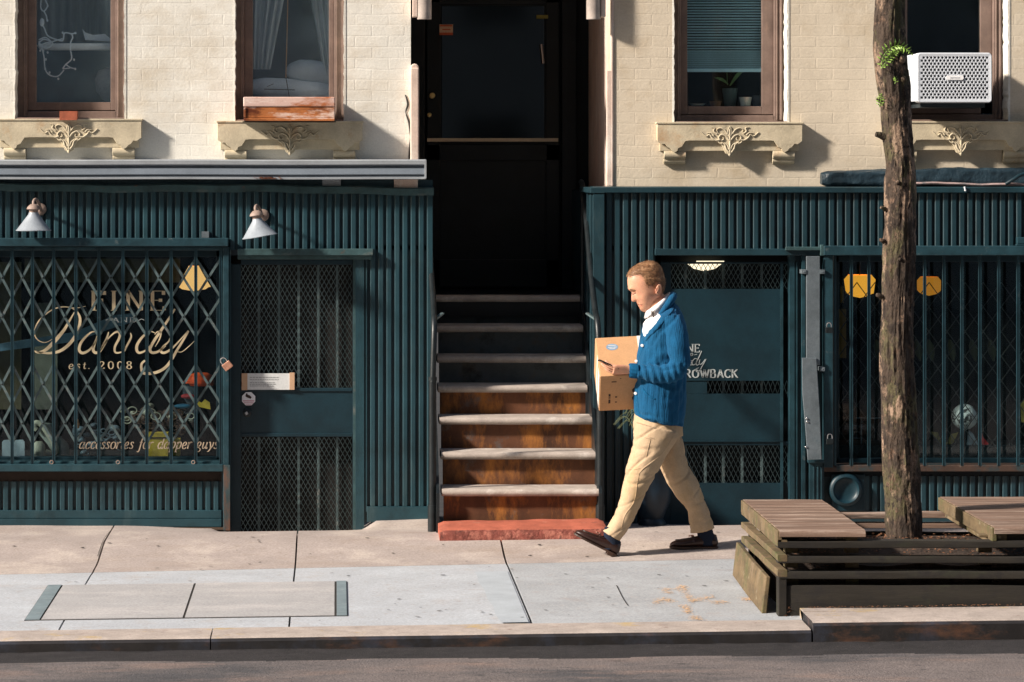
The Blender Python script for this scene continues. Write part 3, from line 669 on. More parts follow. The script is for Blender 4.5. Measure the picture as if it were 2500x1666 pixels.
# ---------------------------------------------------------------- shopfronts
def ribs(mb,px0,px1,py0,py1,pitch=19.75,w=12.8,Y=0.0,jit=0,pyb=None):
    x=px0
    while x<px1-3:
        a=x; b=min(x+w,px1);
        xa,xb=X_(a,Y),X_(b,Y); za=Z_(py1,Y); zb=Z_(py0(a) if callable(py0) else py0,Y); e=.0052; dpt=.026
        o=len(mb.v); t=random.uniform(-.0015,.0015)
        pr=[(xa,Y+dpt),(xa,Y+e+t),(xa+e,Y+t),(xb-e,Y+t*.5),(xb,Y+e+t*.5),(xb,Y+dpt)]
        for z in (za,zb): mb.v+=[Vector((u,v,z)) for u,v in pr]
        for i in range(5): mb.face((o+i,o+i+1,o+7+i,o+6+i))
        mb.face([o+6+i for i in range(6)]); mb.face([o+i for i in reversed(range(6))])
        x+=pitch
SL=thing('shopfront','dark teal ribbed shopfront with gated display window and screened door left of the stoop','shopfront',(-1,0,0))
cap=lambda px:448+ (px/1060)*10+1.8*math.sin(px/130.)+1.2*math.sin(px/37.)
LPX=-380
bk=MB()
for a,b,c_,d in ((LPX,1056,440,610),(541,562,600,1296),(868,1056,600,1275),(LPX,541,1150,1292)): bk.pbox(a,b,c_,d,.026,.10)
bk.pbox(541,562,600,1290,.012,.0255); bk.pbox(868,889,624,1305,-.004,.0255)
bk.pbox(893,896,624,1250,-.002,.0255)
bk.build('backing_board',M['teal'],SL)
r=MB(); ribs(r,LPX-2,540,lambda p:cap(p)+16,586); ribs(r,541,905,lambda p:cap(p)+15,611); ribs(r,904,1053,lambda p:cap(p)+15,1236)
r.pbox(1046,1056,475,1270,.0,.0255)
r.build('ribbed_panel',M['teal'],SL)
r=MB(); ribs(r,LPX-7,536,1176,1246); r.build('ribbed_panel',M['teal'],SL)
r=MB(); n=100; rings=[]
for j in range(n+1):
    px=LPX+(1059-LPX)*j/n; x=X_(px,-.03); z=Z_(cap(px),-.03); hh=.047+.004*noise.noise(Vector((px*.02,0,0)))
    e=.003*noise.noise(Vector((px*.06,1,0)))
    rings.append([(x,.10,z-hh),(x,.19,z+.006),(x,-.02+e,z+.004+e),(x,-.032+e,z-.004),(x,-.032,z-hh),(x,0,z-hh)])
r.loft(rings); r.build('cornice',M['teal_edge'],SL,smooth=30)
r=MB(); r.pbox(580,911,608,624,-.055,.0); r.pbox(580,908,624,634,-.02,.06); r.build('door_lintel',M['teal_edge'],SL,bevel=.003)
r=MB(); r.pbox(LPX,541,1246,1266,-.004,.026); r.pbox(LPX,541,1267,1287,-.010,.026); r.pbox(896,1050,1237,1275,-.006,.02); r.build('base_board',M['teal'],SL,bevel=.003)
r=MB(); r.box(X_(LPX),X_(547),-.02,.03,Z_(1293),Z_(1287.5)); r.build('base_strip',mat('brown_flashing',(.07,.045,.03),rough=.8,spots=[((.25,.1,.03),9,.65,.8)]),SL)
r=MB(); r.pbox(LPX,545,1134,1152,-.07,.10); r.pbox(LPX,545,1127,1134,-.02,.14); r.build('window_ledge',M['teal'],SL,bevel=.004)
r=MB(); r.pbox(LPX,541,1152.5,1176,.02,.06); r.build('under_ledge',mat('recess_shade_board',(.03,.02,.015),rough=.8),SL)  # dark brown strip that paints in the shade under the ledge
# display window
wf=MB(); gy=.14
wf.pbox(LPX,545,602,628,.10,.16); wf.pbox(528,541,602,1127,.10,.16); wf.pbox(LPX,541,1116,1127,.10,.16)
wn=wf.build('display_window',M['navy'],SL,bevel=.003)
r=MB(); r.box(X_(LPX,gy),X_(530,gy),gy,gy+.006,Z_(1118,gy),Z_(626,gy)); r.build('pane',M['glass'],wn)
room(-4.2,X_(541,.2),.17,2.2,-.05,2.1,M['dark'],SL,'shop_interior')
ip=MB(); ip.box(-4.1,X_(541,.2),.18,.9,Z_(1120,.3)-.04,Z_(1120,.3)); ip.build('display_floor',M['brown'] if False else M['dark'],SL)
# ---- lettering tools: skeleton glyphs drawn with a broad pen
G={
'F':([[(0,0),(0,10)],[(0,10),(5.5,10)],[(5.5,10),(5.5,8)],[(0,5.2),(4,5.2)],[(4,6),(4,4.4)],[(-1.2,0),(1.6,0)],[(-1.2,10),(0,10)]],6),
'I':([[(0,0),(0,10)],[(-1.4,0),(1.4,0)],[(-1.4,10),(1.4,10)]],3),
'N':([[(0,0),(0,10)],[(0,10),(6.5,0)],[(6.5,0),(6.5,10)],[(-1.4,0),(1.4,0)],[(-1.2,10),(0,10)],[(5.2,10),(7.8,10)]],8),
'E':([[(0,0),(0,10)],[(-1.2,10),(5.5,10)],[(5.5,10),(5.5,8)],[(0,5.2),(4,5.2)],[(4,6),(4,4.4)],[(-1.2,0),(5.8,0)],[(5.8,0),(5.8,2)]],6.5),
'A':([[(0,0),(3.5,10)],[(3.5,10),(7,0)],[(1.2,3.4),(5.8,3.4)],[(-1,0),(1.2,0)],[(5.8,0),(8.2,0)]],7.5),
'D':([[(0,0),(0,10)],'s',[(0,10),(4,10),(6.5,7.5),(6.5,2.5),(4,0),(0,0)],[(-1.2,0),(0,0)],[(-1.2,10),(0,10)]],7.5),
'T':([[(3.2,0),(3.2,10)],[(0,10),(6.4,10)],[(0,10),(0,8.3)],[(6.4,10),(6.4,8.3)],[(1.8,0),(4.6,0)]],6.8),
'H':([[(0,0),(0,10)],[(6,0),(6,10)],[(0,5),(6,5)],[(-1.2,0),(1.2,0)],[(-1.2,10),(1.2,10)],[(4.8,0),(7.2,0)],[(4.8,10),(7.2,10)]],7.2),
'R':([[(0,0),(0,10)],'s',[(0,10),(4,10),(5.4,7.7),(4,5.2),(0,5.2)],[(2.6,5.2),(6.2,0)],[(-1.2,0),(1.3,0)],[(-1.2,10),(0,10)],[(6.2,0),(7.2,0)]],7),
'O':(['s',[(3.8,10),(.8,8.5),(0,5),(.8,1.5),(3.8,0),(6.8,1.5),(7.6,5),(6.8,8.5),(3.8,10)]],8.2),
'W':([[(0,10),(3,0)],[(3,0),(5.4,10)],[(5.4,10),(8.2,0)],[(8.2,0),(11,10)],[(-1,10),(1.2,10)],[(10,10),(12,10)]],11.5),
'B':([[(0,0),(0,10)],'s',[(0,10),(4,10),(5.1,7.8),(4,5.4),(0,5.4)],'s',[(0,5.4),(4.4,5.3),(5.8,2.7),(4.4,0),(0,0)],[(-1.2,0),(0,0)],[(-1.2,10),(0,10)]],6.8),
'C':(['s',[(6.6,8),(5.4,9.8),(3,9.8),(.6,8),(0,5),(.6,2),(3,.2),(5.4,.3),(6.8,2.2)],[(6.6,10),(6.6,7.6)]],7.5),
'K':([[(0,0),(0,10)],[(5.8,10),(0,4.6)],[(2,6),(6.2,0)],[(-1.2,0),(1.2,0)],[(-1.2,10),(1.2,10)],[(4.8,10),(6.8,10)],[(5.2,0),(7.4,0)]],7),
'2':(['s',[(.3,7.6),(1,9.6),(3,9.8),(4.6,8.2),(4,5.8),(1.8,2.6),(.2,.5)],[(.2,.2),(5,.2)],[(5,.2),(5,1.8)]],5.6),
'0':(['s',[(2.6,10),(.6,8.4),(0,5),(.6,1.6),(2.6,0),(4.6,1.6),(5.2,5),(4.6,8.4),(2.6,10)]],5.8),
'8':(['s',[(2.5,10),(.6,8.8),(.8,6.6),(2.5,5.4),(4.4,3.8),(4.8,1.6),(2.5,0),(.2,1.6),(.6,3.8),(2.5,5.4),(4.2,6.6),(4.4,8.8),(2.5,10)]],5.6),
'.':([[(0,0),(.01,1.1)]],2),
'a':(['s',[(4.6,6.2),(2.6,6.9),(.8,5),(.3,2),(1.3,.1),(3,.9),(4.4,3.6)],'s',[(4.9,6.9),(4.0,2),(4.3,.1),(5.6,1.2)]],5.6),
'c':(['s',[(4.2,5.4),(3.4,6.9),(1.4,6),(.3,3),(.9,.4),(2.6,.1),(4.2,1.4)]],4.5),
'e':(['s',[(.6,2.9),(3,3.6),(3.9,5.4),(2.8,6.9),(1.1,5.6),(.3,2.9),(1,.3),(2.8,.1),(4.2,1.4)]],4.6),
's':(['s',[(3.8,5.6),(2.6,6.9),(1.2,5.9),(1.7,4.1),(3.1,2.7),(2.7,.6),(1.2,.0),(.0,1.3)]],4),
'o':(['s',[(2.6,6.9),(.9,5.8),(.3,3),(1.1,.4),(2.6,0),(4.3,1.2),(4.9,4),(4.1,6.3),(2.6,6.9)]],5.2),
'r':([[(1,6.6),(.4,0)],'s',[(.7,3.6),(2,6.2),(3.4,6.9),(4,6)],[(0,6.4),(1,6.7)]],4),
'i':([[(1.1,6.7),(.6,1.2)],'s',[(.6,1.2),(1.1,.1),(2.1,1.2)],[(.2,6.2),(1.1,6.7)],[(1.4,8.8),(1.4,9.7)]],2.6),
'f':(['s',[(4.6,9.4),(3.6,10.4),(2.7,9),(2,4),(1.2,-1.6),(.2,-3.2),(-1,-2.4)],[(.6,6.4),(3.8,6.4)]],3.8),
'd':(['s',[(4.2,6.2),(2.6,6.9),(.8,5),(.3,2),(1.3,.1),(3,.9),(4.4,3.6)],'s',[(5.4,10.4),(4.2,2),(4.5,.1),(5.6,1.2)]],5.6),
'p':([[(1.2,6.7),(.0,-3.4)],'s',[(.8,3.6),(2.2,6.4),(4,6.8),(4.9,4.6),(4,1.4),(2.2,0),(.6,1)],[(-1,-3.4),(1.2,-3.4)],[(.2,6.2),(1.2,6.7)]],5.4),
'g':(['s',[(4.2,6.4),(2.4,6.9),(.9,5.2),(1.2,3),(2.8,2.6),(4,4.2),(4.2,6.4)],'s',[(1.4,3),(.8,1.8),(3,.9),(4.4,-.6),(3.6,-2.6),(1.2,-3.1),(-.4,-1.8),(1,.4)]],5),
'u':([[(1.1,6.7),(.6,1.4)],'s',[(.6,1.4),(1.4,.1),(3,1.2),(4.4,4)],'s',[(4.8,6.7),(4.2,1.4),(4.7,.1),(5.8,1.2)]],5.8),
'y':(['s',[(.2,6.2),(1.2,6.7),(2,3.5),(2.4,.4)],'s',[(4.8,6.8),(4.2,3),(2.4,.2),(.8,-2.6),(-.8,-2.8)]],5),
'n':([[(1.1,6.7),(.5,0)],'s',[(.8,3),(2.6,6.4),(4,6.6),(4,4.4),(3.6,1.2),(4.3,.1),(5.2,1.2)]],5.6),
't':([[(1.9,9),(1,1.3)],'s',[(1,1.3),(1.7,.1),(2.9,1.2)],[(.1,6.4),(3,6.4)]],3.2),
"-":([[(0,4),(3,4)]],4),
}
def write(mb,text,px0,px1,pybase,pxh,Y,thick,thin,slant=0,sp=1.6):
    """text between px0 and px1 measured on the sign, glyph height 10 units = pxh"""
    tot=sum((G[c][1]+sp) if c in G else 4.5 for c in text)-sp
    u=(px1-px0)/tot; v=pxh/10; x=0
    for c in text:
        if c==' ': x+=4.5; continue
        st_,w_=G[c]; smooth=False
        for s_ in st_:
            if s_=='s': smooth=True; continue
            pts=s_
            if smooth or len(pts)>2: pts=[(p.x,p.y) for p in catmull([(a,b,0) for a,b in pts],6)]
            smooth=False
            q=[]
            for a,b in pts: q.append((X_(px0+(x+a)*u+b*v*slant,Y),Z_(pybase-b*v,Y)))
            k=(20+Y)/20/K
            serif=len(s_)==2
            mb.ribbon(q,lambda d,t:k*(thin+(thick-thin)*(abs(d.y)**1.5 if not (serif and d.y>0 and d.x>.3 and c in 'N') else .05)),Y)
        x+=w_+sp
LY=gy-.004
t=MB(); write(t,'FINE',228,404,758,47,LY,8.5,1.5,sp=4.2); 
def pen(mb,pts,w0,w1,Y,sc=3.564,off=(0,440)):
    q=catmull([(a/sc+off[0],b/sc+off[1],0) for a,b in pts],9); k=(20+Y)/20/K
    mb.ribbon([(X_(p.x,Y),Z_(p.y,Y)) for p in q],lambda d,t:k*(w0+(w1-w0)*math.sin(math.pi*min(max(t,0),1))),Y)
pen(t,[(745,1098),(690,1110),(640,1112),(600,1106),(540,1104),(470,1122),(400,1165),(335,1230),(303,1300),(306,1360),(345,1402),(400,1412),(455,1385)],1,3.2,LY)
pen(t,[(655,1135),(610,1215),(560,1300),(500,1375),(440,1440),(385,1485),(330,1500),(300,1492)],1.4,9,LY)
pen(t,[(300,1486),(360,1502),(430,1506),(520,1488),(600,1430),(665,1340),(695,1245),(690,1180),(650,1128),(600,1106)],1.2,8,LY)
pen(t,[(848,1325),(800,1322),(745,1365),(700,1425),(690,1480),(720,1505),(775,1480),(825,1420),(852,1350)],1.2,7,LY)
pen(t,[(856,1322),(840,1380),(818,1440),(812,1485),(840,1503),(880,1470),(930,1385)],1.5,7,LY)
pen(t,[(945,1322),(925,1390),(895,1450),(868,1503)],2,7,LY)
pen(t,[(885,1465),(950,1370),(1010,1322),(1042,1335),(1035,1380),(1000,1450),(1005,1500),(1060,1495),(1100,1455)],1.5,6,LY)
pen(t,[(1135,1330),(1140,1370),(1100,1450),(1085,1490)],1.5,5,LY)
pen(t,[(1348,1330),(1300,1318),(1240,1365),(1195,1430),(1190,1480),(1215,1503),(1270,1480),(1320,1420)],1.2,7,LY)
pen(t,[(1522,1122),(1470,1205),(1400,1310),(1340,1400),(1305,1470),(1325,1502),(1380,1490),(1440,1440)],4.5,7,LY)
pen(t,[(1345,1345),(1370,1320),(1400,1330),(1385,1390),(1350,1450)],1.2,4,LY)
pen(t,[(1490,1330),(1470,1400),(1420,1450),(1400,1490),(1430,1503),(1490,1470),(1560,1400),(1635,1312)],1.5,6,LY)
pen(t,[(1640,1312),(1590,1400),(1540,1480),(1500,1550),(1450,1620),(1390,1662),(1320,1682),(1250,1680),(1232,1650),(1232,1600),(1262,1570)],5,7,LY)
pen(t,[(1530,1490),(1580,1495),(1640,1450),(1692,1400)],1.2,2,LY)
write(t,'est.',168,222,901,17,LY,2.6,1.2,sp=2.6); write(t,'2008',243,322,901,18,LY,3.6,1.2,sp=4.5)
t.build('lettering',M['cream'],wn,rec=False)
t=MB(); write(t,'AND',276,333,787,11,LY,1.8,.9,sp=3.5); 
for pts in ([(258,782),(266,779),(272,783)],[(338,783),(345,779),(352,782)]): t.ribbon([(X_(a,LY),Z_(b,LY)) for a,b in pts],lambda d,q:.004,LY)
t.build('small_lettering',M['grey'],wn,rec=False)
t=MB(); write(t,'accessories for dapper guys',193,531,1096,24,LY-.002,3.0,1.2,slant=.16,sp=.9)
t.build('slogan_lettering',M['gold'],wn,rec=False)
# screened door, left
def screen(mb,px0,px1,py0,py1,Y,cw=11.3,chh=19,w=1.5):
    k=(20+Y)/20/K; n=int((px1-px0)/cw)+1; rows=int((py1-py0)/chh)*2
    st=(py1-py0)/rows
    for i in range(n):
        for sg in (0,1):
            pts=[]
            for j in range(rows+1):
                a=px0+i*cw+((cw/2 if sg else -cw/2) if j%2 else 0); pts.append((a,py0+j*st))
            for (a,b),(c_,d) in zip(pts,pts[1:]):
                if max(a,c_)>px1 or min(a,c_)<px0: continue
                p0,p1=P(a,b,Y),P(c_,d,Y); dd=(p1-p0).normalized(); nn=Vector((-dd.z,0,dd.x))*w*k/2
                o=len(mb.v); f=Vector((0,.002,0))
                mb.v+=[p0-nn-f,p0+nn+f*0,p1+nn+f*0,p1-nn-f]; mb.face((o,o+1,o+2,o+3))
def screendoor(parent,px0,px1,pyt,pyb,Y,panels,rails,paint,bars,wire,pitch,hangers):
    d=MB(); 
    d.pbox(px0,px0+26,pyt,pyb,Y,Y+.04); d.pbox(px1-7,px1,pyt,pyb,Y,Y+.04)
    for a,b in rails: d.pbox(px0+26.1,px1-7.1,a,b,Y+.001,Y+.038)
    do=d.build('door',paint,parent,bevel=.003)
    ind=MB()
    for a,b in panels: screen(ind,px0+26,px1-7,a,b,Y+.004,pitch,pitch*1.68)
    ind.build('mesh_screen',wire,do,rec=False)
    bb=MB()
    for x in bars:
        for a,b in panels: bb.pbox(x-3,x+3,a,b,Y+.05,Y+.062)
    bb.build('bar',bars and M['gatediag'],do)
    return do
M['wire']=mat('painted_wire_mesh',(.085,.125,.125),rough=.5,var=.6,scale=4,bump=0)
M['wiredk']=mat('dark_wire_mesh',(.022,.020,.017),rough=.45,var=.4,scale=7,bump=0)
d1=screendoor(SL,562,868,645,1318,.04,[(648,948),(1068,1306)],[(635,647),(948,956),(1058,1067),(1306,1318)],M['navy'],[632,681,729,777,823],M['wire'],11.3,None)
r=MB(); r.pbox(588,861,956,1058,.05,.075); r.build('middle_panel',M['navy'],d1)
r=MB(); r.pbox(562,868,624,1318,.16,.18); r.build('inner_door',M['brown'] if False else mat('dark_brown_door',(.007,.006,.005),rough=.7,var=.4,scale=3),d1)
lk=MB(); Rm=Matrix.Rotation(math.pi/2,4,'X')
lk.lathe([(.028,0),(.028,.012),(.022,.016),(.02,.018)],P(603,1008,.035),20,Rm); lk.build('lock',M['iron'],d1,smooth=40)
lk=MB(); lk.lathe([(.013,0),(.013,.02),(.009,.026),(.002,.026)],P(602,1009,.022),16,Rm); lk.build('lock_cylinder',M['silver'],d1,smooth=40)
r=MB(); r.pbox(862,869,635,1318,.02,.05); r.build('hinge_strip',M['teal_edge'],d1)
# notice and octagon sticker
NT=thing('paper_notice','white paper notice taped at both ends, stuck on the mesh of the left shop door','notice',P(655,930,.03))
r=MB(); r.pbox(598,710,912,952,.032,.036); r.build('sheet',mat('notice_paper',(.60,.62,.62),rough=.7,var=.04,bump=0),NT)
mtp=mat('masking_tape',(.50,.32,.20),rough=.7,var=.1,bump=0)
for q in ((590,604,912,953),(707,719,910,952)):
    r=MB(); r.pbox(*q,.028,.032); r.build('tape',mtp,NT)
r=MB(); random.seed(5)
for k,y in enumerate((921,926.5,934,938,942)):
    x=610 
    while x<(680 if k<2 else 668):
        w_=random.uniform(2.5,7); r.pbox(x,x+w_,y,y+1.5,.0305,.032); x+=w_+1.6
r.build('print',M['ink'] if False else mat('grey_print',(.25,.26,.27),bump=0),NT)
oc=P(607,974,.034); OC=thing('octagon_sticker','white octagonal sticker with a black silhouette above the lock of the left shop door','sticker',oc)
r=MB(); R_=17.5/K; r.prism([(oc.x+R_*math.cos(math.radians(22.5+45*i)),oc.z+R_*math.sin(math.radians(22.5+45*i))) for i in range(8)],.031,.036); r.build('sticker_face',M['white'],OC)
r=MB(); r.ribbon([(X_(a,.0),Z_(b,.0)) for a,b in ((599,967),(603,968),(608,970),(613,973))],lambda d,t_:.018*(.6+.5*math.sin(t_*3)),.0305)
r.ribbon([(X_(a,.0),Z_(b,.0)) for a,b in ((600,964),(604,963.5))],lambda d,t_:.010,.0303); r.build('silhouette',M['ink'],OC,rec=False)
r=MB(); r.pbox(593,621,978,980.5,.0295,.0305); r.pbox(595,619,983,985,.0295,.0305); r.pbox(600,614,988,989.5,.0295,.0305); r.build('print',M['stickpink'],OC)
# long roller housing above the left shopfront
GU=thing('awning_housing','long grey metal awning housing with a rust spot above the left shopfront','awning housing',(-1,.1,Z_(412)))
prof=[(WY-.002,390),(-.115,390),(-.125,393),(-.125,402),(-.105,404),(-.095,407),(-.11,412),(-.118,426),(-.10,429),(-.10,431),(-.115,433),(-.115,438),(WY-.002,438)]
mb=MB(); rings=[]
for j in range(41):
    px=LPX+(1040-LPX)*j/40
    rings.append([(X_(px,-.11),y,Z_(py+ .4*math.sin(px/90),-.11)) for y,py in prof])
mb.loft(rings)
mb.m=[ (1 if (i%len(prof)) in (0,1,2,10,11) else 0) for i in range(len(mb.f)-2)]+[0,0]
mb.build('housing',[M['gutter'],M['gutlip']],GU,smooth=25)
r=MB(); r.pbox(1036,1041,391,436,-.128,.19); r.build('end_cap',M['gutlip'],GU)
for a,b,c_,d in ((787,832,438.5,458),(962,1020,438.5,459)):
    r=MB(); r.pbox(a,b,c_,d,-.0,.19); r.build('support_block',M['gutlip'] if a<900 else M['plaster'],GU)
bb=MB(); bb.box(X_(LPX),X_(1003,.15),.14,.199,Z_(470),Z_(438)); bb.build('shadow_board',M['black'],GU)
ru=MB(); 
for k in range(60):
    a=652+random.gauss(0,11); b=random.choice((433.6,435.5,437)); ru.pbox(a,a+random.uniform(1,4),b-1,b,-.1255+.0,-.1155)
ru.build('rust_patch',mat('rust_patch',(.32,.09,.02),rough=.9,bump=.3),GU)
# ---------------------------------------------------------------- left scissor gate
SG=thing('scissor_gate','folding teal scissor gate closed across the lettered display window','security gate',(X_(300),-.03,Z_(1140)))
r=MB(); r.pbox(LPX,557,582,602,-.10,.0); r.pbox(LPX,553,603,612,-.05,-.0); r.build('top_track',M['gatepaint'],SG,bevel=.004)
r=MB(); r.pbox(492,510,566,581,-.05,.0); r.build('bracket',M['steel'],SG)
for x in [-320,-270,-220,-170,-120,-70,-20]+[29.5,79,131,185,241,300,358.6,418,478,539]:
    r=MB(); r.pbox(x-3.8,x+3.8,606,1135,-.052,-.040); r.pbox(x-3.4,x-2.2,606,1135,-.056,-.0521); r.build('upright',M['gatepaint'],SG)
xs=[-320,-270,-220,-170,-120,-70,-20,29.5,79,131,185,241,300,358.6,418,478,539]
for (t0,t1) in ((631,822),(891,1082)):
    dm=MB(); hh=(t1-t0)/2
    for a,b in zip(xs,xs[1:]):
        for r_ in range(2):
            y0=t0+r_*hh; y1=y0+hh
            for (u,v,Yq) in (((a,y0),(b,y1),-.037),((a,y1),(b,y0),-.030)):
                p0=P(*u,Yq); p1=P(*v,Yq); d=(p1-p0).normalized(); nn=Vector((-d.z,0,d.x))*.0078
                dm.prism([((p0-nn).x,(p0-nn).z),((p0+nn).x,(p0+nn).z),((p1+nn).x,(p1+nn).z),((p1-nn).x,(p1-nn).z)],Yq,Yq+.005)
    dm.build('lattice',M['gatediag'],SG,rec=True)
rv=MB()
for (t0,t1) in ((631,822),(891,1082)):
    hh=(t1-t0)/2
    for a,b in zip(xs,xs[1:]):
        for r_ in range(2):
            p=P((a+b)/2,t0+(r_+.5)*hh,-.038); rv.ball(p,(.006,.004,.006),8,5)
rv.build('rivet',M['iron'],SG,kind='stuff')
for x in (126,288,472):
    r=MB(); c=P(x,1129,-.06); r.tube([(c.x+.011*math.cos(a),c.y,c.z+.011*math.sin(a)) for a in [i*.5 for i in range(14)]],.0028,6); r.build('castor',M['lampbrown'],SG)
r=MB(); r.pbox(545,559,603,1290,-.06,.0); r.pbox(560.2,563,603,1296,-.05,.0); r.build('gate_post',M['gatepaint'],SG,bevel=.003)
r=MB(); r.pbox(546,562,1136,1296,-.085,-.061); r.build('post_shoe',mat('rust_streaked_post',(.03,.055,.06),rough=.6,scale=6,spots=[((.13,.06,.035),5,.47,.6,(1,1,.4))]),SG,bevel=.002)
def padlock(name,label,px,py,Y,rot,m,sz=1,group=None):
    c=P(px,py,Y); t=thing(name,label,'padlock',c,group)
    R=Matrix.Translation(c)@Matrix.Rotation(rot,4,'Y')
    r=MB(); r.box(-.026*sz,.026*sz,-.011,.011,-.022*sz,.020*sz,R); r.build('lock_body',m,t,bevel=.004)
    r=MB(); r.tube([R@Vector(q) for q in catmull([(-.016*sz,0,.018*sz),(-.016*sz,0,.038*sz),(-.008*sz,0,.05*sz),(.008*sz,0,.05*sz),(.016*sz,0,.038*sz),(.016*sz,0,.018*sz)],4)],.0042*sz,8); r.build('shackle',M['silver'],t,smooth=40)
    return t
padlock('padlock','copper coloured padlock hanging tilted from the scissor gate',555,893,-.075,math.radians(-38),M['copper'],1.15)
# ---------------------------------------------------------------- wall lamps
def wall_lamp(label,px,tilt,py):
    c=P(px,py,-.20); t=thing('wall_lamp',label,'lamp',c,'cone lamps over the left shopfront')
    R=Matrix.Rotation(tilt,4,'Y')
    r=MB(); r.lathe([(.030,.058),(.034,.045),(.108,-.052),(.114,-.055),(.114,-.059),(.104,-.055),(.028,.045)],c,36,R,cap=False); r.build('lamp_shade',M['shade'],t,smooth=60)
    r=MB(); r.lathe([(.001,.112),(.02,.110),(.040,.092),(.045,.080),(.042,.076),(.030,.074),(.027,.056),(.001,.055)],c,24,R); r.build('lamp_cap',M['lampbrown'],t,smooth=50)
    r=MB(); r.tube([c+R@Vector(q) for q in catmull([(0,0,.105),(0,.01,.130),(.012,.05,.140),(.025,.11,.11),(.03,.17,.07),(.03,.20,.06)],5)],.010,10); r.build('arm',M['lampbrown'],t,smooth=50)
    r=MB(); r.lathe([(.040,0),(.040,.012),(.03,.02),(.001,.022)],(c.x+.024,-.002,c.z+.075),24,Matrix.Rotation(math.pi/2,4,'X')); r.build('wall_plate',M['lampbrown'],t,smooth=40)
    r=MB(); r.ball(c+R@Vector((0,0,-.01)),(.024,.024,.034)); r.build('bulb',M['glass'] if False else M['white'],t,smooth=60)
wall_lamp('grey cone wall lamp hanging straight, above the lettered window',82,0,541)
wall_lamp('white cone wall lamp tilted to one side, above the screened door',631,math.radians(-9),556)
for i,(px,lab) in enumerate(((1036,'pale cylinder light on the left jamb at the top of the entrance'),(1449,'pale cylinder light on the right jamb at the top of the entrance'))):
    c=P(px,10,.14); t=thing('cylinder_light',lab,'lamp',c,'cylinder lights flanking the entrance')
    r=MB(); r.lathe([(.046,-.101),(.047,-.095),(.047,.12),(.040,.12),(.040,-.09)],c,28,cap=False); r.lathe([(.041,.118),(.001,.119)],c,28); r.build('cylinder',mat('pale_metal_cylinder',(.36,.31,.275),rough=.45,var=.3,scale=7,spots=[((.25,.2,.2),9,.6,.8)]),t,smooth=40)
    s=-1 if i==0 else 1; x=c.x+s*.062
    r=MB(); r.box(x-.014,x+.016,.12,.25,c.z-.085,c.z+.2); r.box(min(x,c.x),max(x,c.x),.14,.16,c.z+.0,c.z+.03); r.build('mounting_bracket',M['plaster'],t,bevel=.003)
# ---------------------------------------------------------------- right shopfront
M['tealL']=M['teal']
M['teal']=mat('shaded_teal_paint',(.0095,.034,.045),rough=.42,var=.3,scale=3,bump=.25,bscale=90,spec=.5,spots=[((.04,.07,.075),7,.62,.86,(1,1,.25)),((.006,.015,.018),5,.55,.8),((.22,.27,.27),40,.76,.86)])  # darker copy of the teal, shade on the right front put into the colour
SR=thing('shopfront','dark teal ribbed shopfront with barred window and screened door right of the stoop','shopfront',(3,0,0))
RPX=2860
r=MB()
for a,b,c_,d in ((1452,RPX,458,612),(1452,1612,600,1300),(1935,2012,600,1300),(2012,RPX,1150,1292)): r.pbox(a,b,c_,d,.026,.10)
r.build('backing_board',M['teal'],SR)
r=MB(); ribs(r,1459,1600,472,1300,pitch=20.6,w=14); ribs(r,1600,2012,472,611,pitch=19.9,w=13.4); ribs(r,2004,RPX,472,604,pitch=19.9,w=13.4); r.build('ribbed_panel',M['teal'],SR)
r=MB(); ribs(r,2030,RPX,1163,1248,pitch=19.9,w=13); r.build('ribbed_panel',M['teal'],SR)
r=MB(); rings=[]
for j in range(81):
    px=1448+(RPX-1448)*j/80; x=X_(px,-.03); z=Z_(457.5,-.03)
    e=.002*noise.noise(Vector((px*.05,9,0)))
    rings.append([(x,.10,z-.034),(x,.19,z+.004),(x,-.02+e,z+.002),(x,-.03+e,z-.004),(x,-.03,z-.034),(x,0,z-.034)])
r.loft(rings); r.build('cornice',M['teal'],SR,smooth=30)
r=MB(); x=X_(1452); r.box(x,x+.06,.001,2.0,-.02,Z_(472)); r.box(x-.012,x+.06,-.028,.0005,-.02,Z_(475)); r.box(x-.028,x+.06,-.03,.9,Z_(471.9),Z_(459)); r.box(x-.010,x-.0005,.2,.23,.1,Z_(476)); r.box(x-.010,x-.0005,.5,.53,.1,Z_(476)); r.build('side_panel',M['teal'],SR,bevel=.002)
r=MB(); r.pbox(1600,2012,608,624,-.05,.0); r.build('door_lintel',M['teal'],SR,bevel=.003)
r=MB(); r.pbox(1918,2012,603,612,-.075,-.051); r.pbox(2003,2012,598,625,-.08,-.05); r.build('track_bracket',M['teal_edge'],SR,bevel=.004)
# right end wall of left wing, facing the stoop
r=MB(); x=X_(1056); r.box(x-.05,x,.101,2.0,-.02,Z_(462)); r.build('side_panel',M['teal'],SL)
r=MB(); r.pbox(2012,RPX,1249,1292,-.006,.026); r.pbox(1937,2012,1249,1292,-.006,.026); r.build('base_board',M['teal'],SR,bevel=.003)
r=MB(); r.pbox(2012,RPX,1136,1152,-.05,.1); r.build('window_ledge',mat('rusty_ledge',(.06,.035,.025),rough=.7,scale=8,spots=[((.35,.3,.25),14,.66,.8,(.3,1,1)),((.02,.04,.045),5,.5,.6)]),SR,bevel=.004)
r=MB(); r.pbox(2012,RPX,1152.5,1164,.015,.06); r.build('under_ledge',M['black'],SR)
r=MB(); gy=.16; r.pbox(2030,RPX,604,640,.12,.18); r.pbox(2030,2048,604,1136,.12,.18); r.pbox(2030,RPX,1120,1136,.12,.18)
w2=r.build('display_window',M['navy'],SR,bevel=.003)
r=MB(); r.box(X_(2045,gy),X_(RPX,gy),gy,gy+.006,Z_(1122,gy),Z_(636,gy)); r.build('pane',M['glass'],w2)
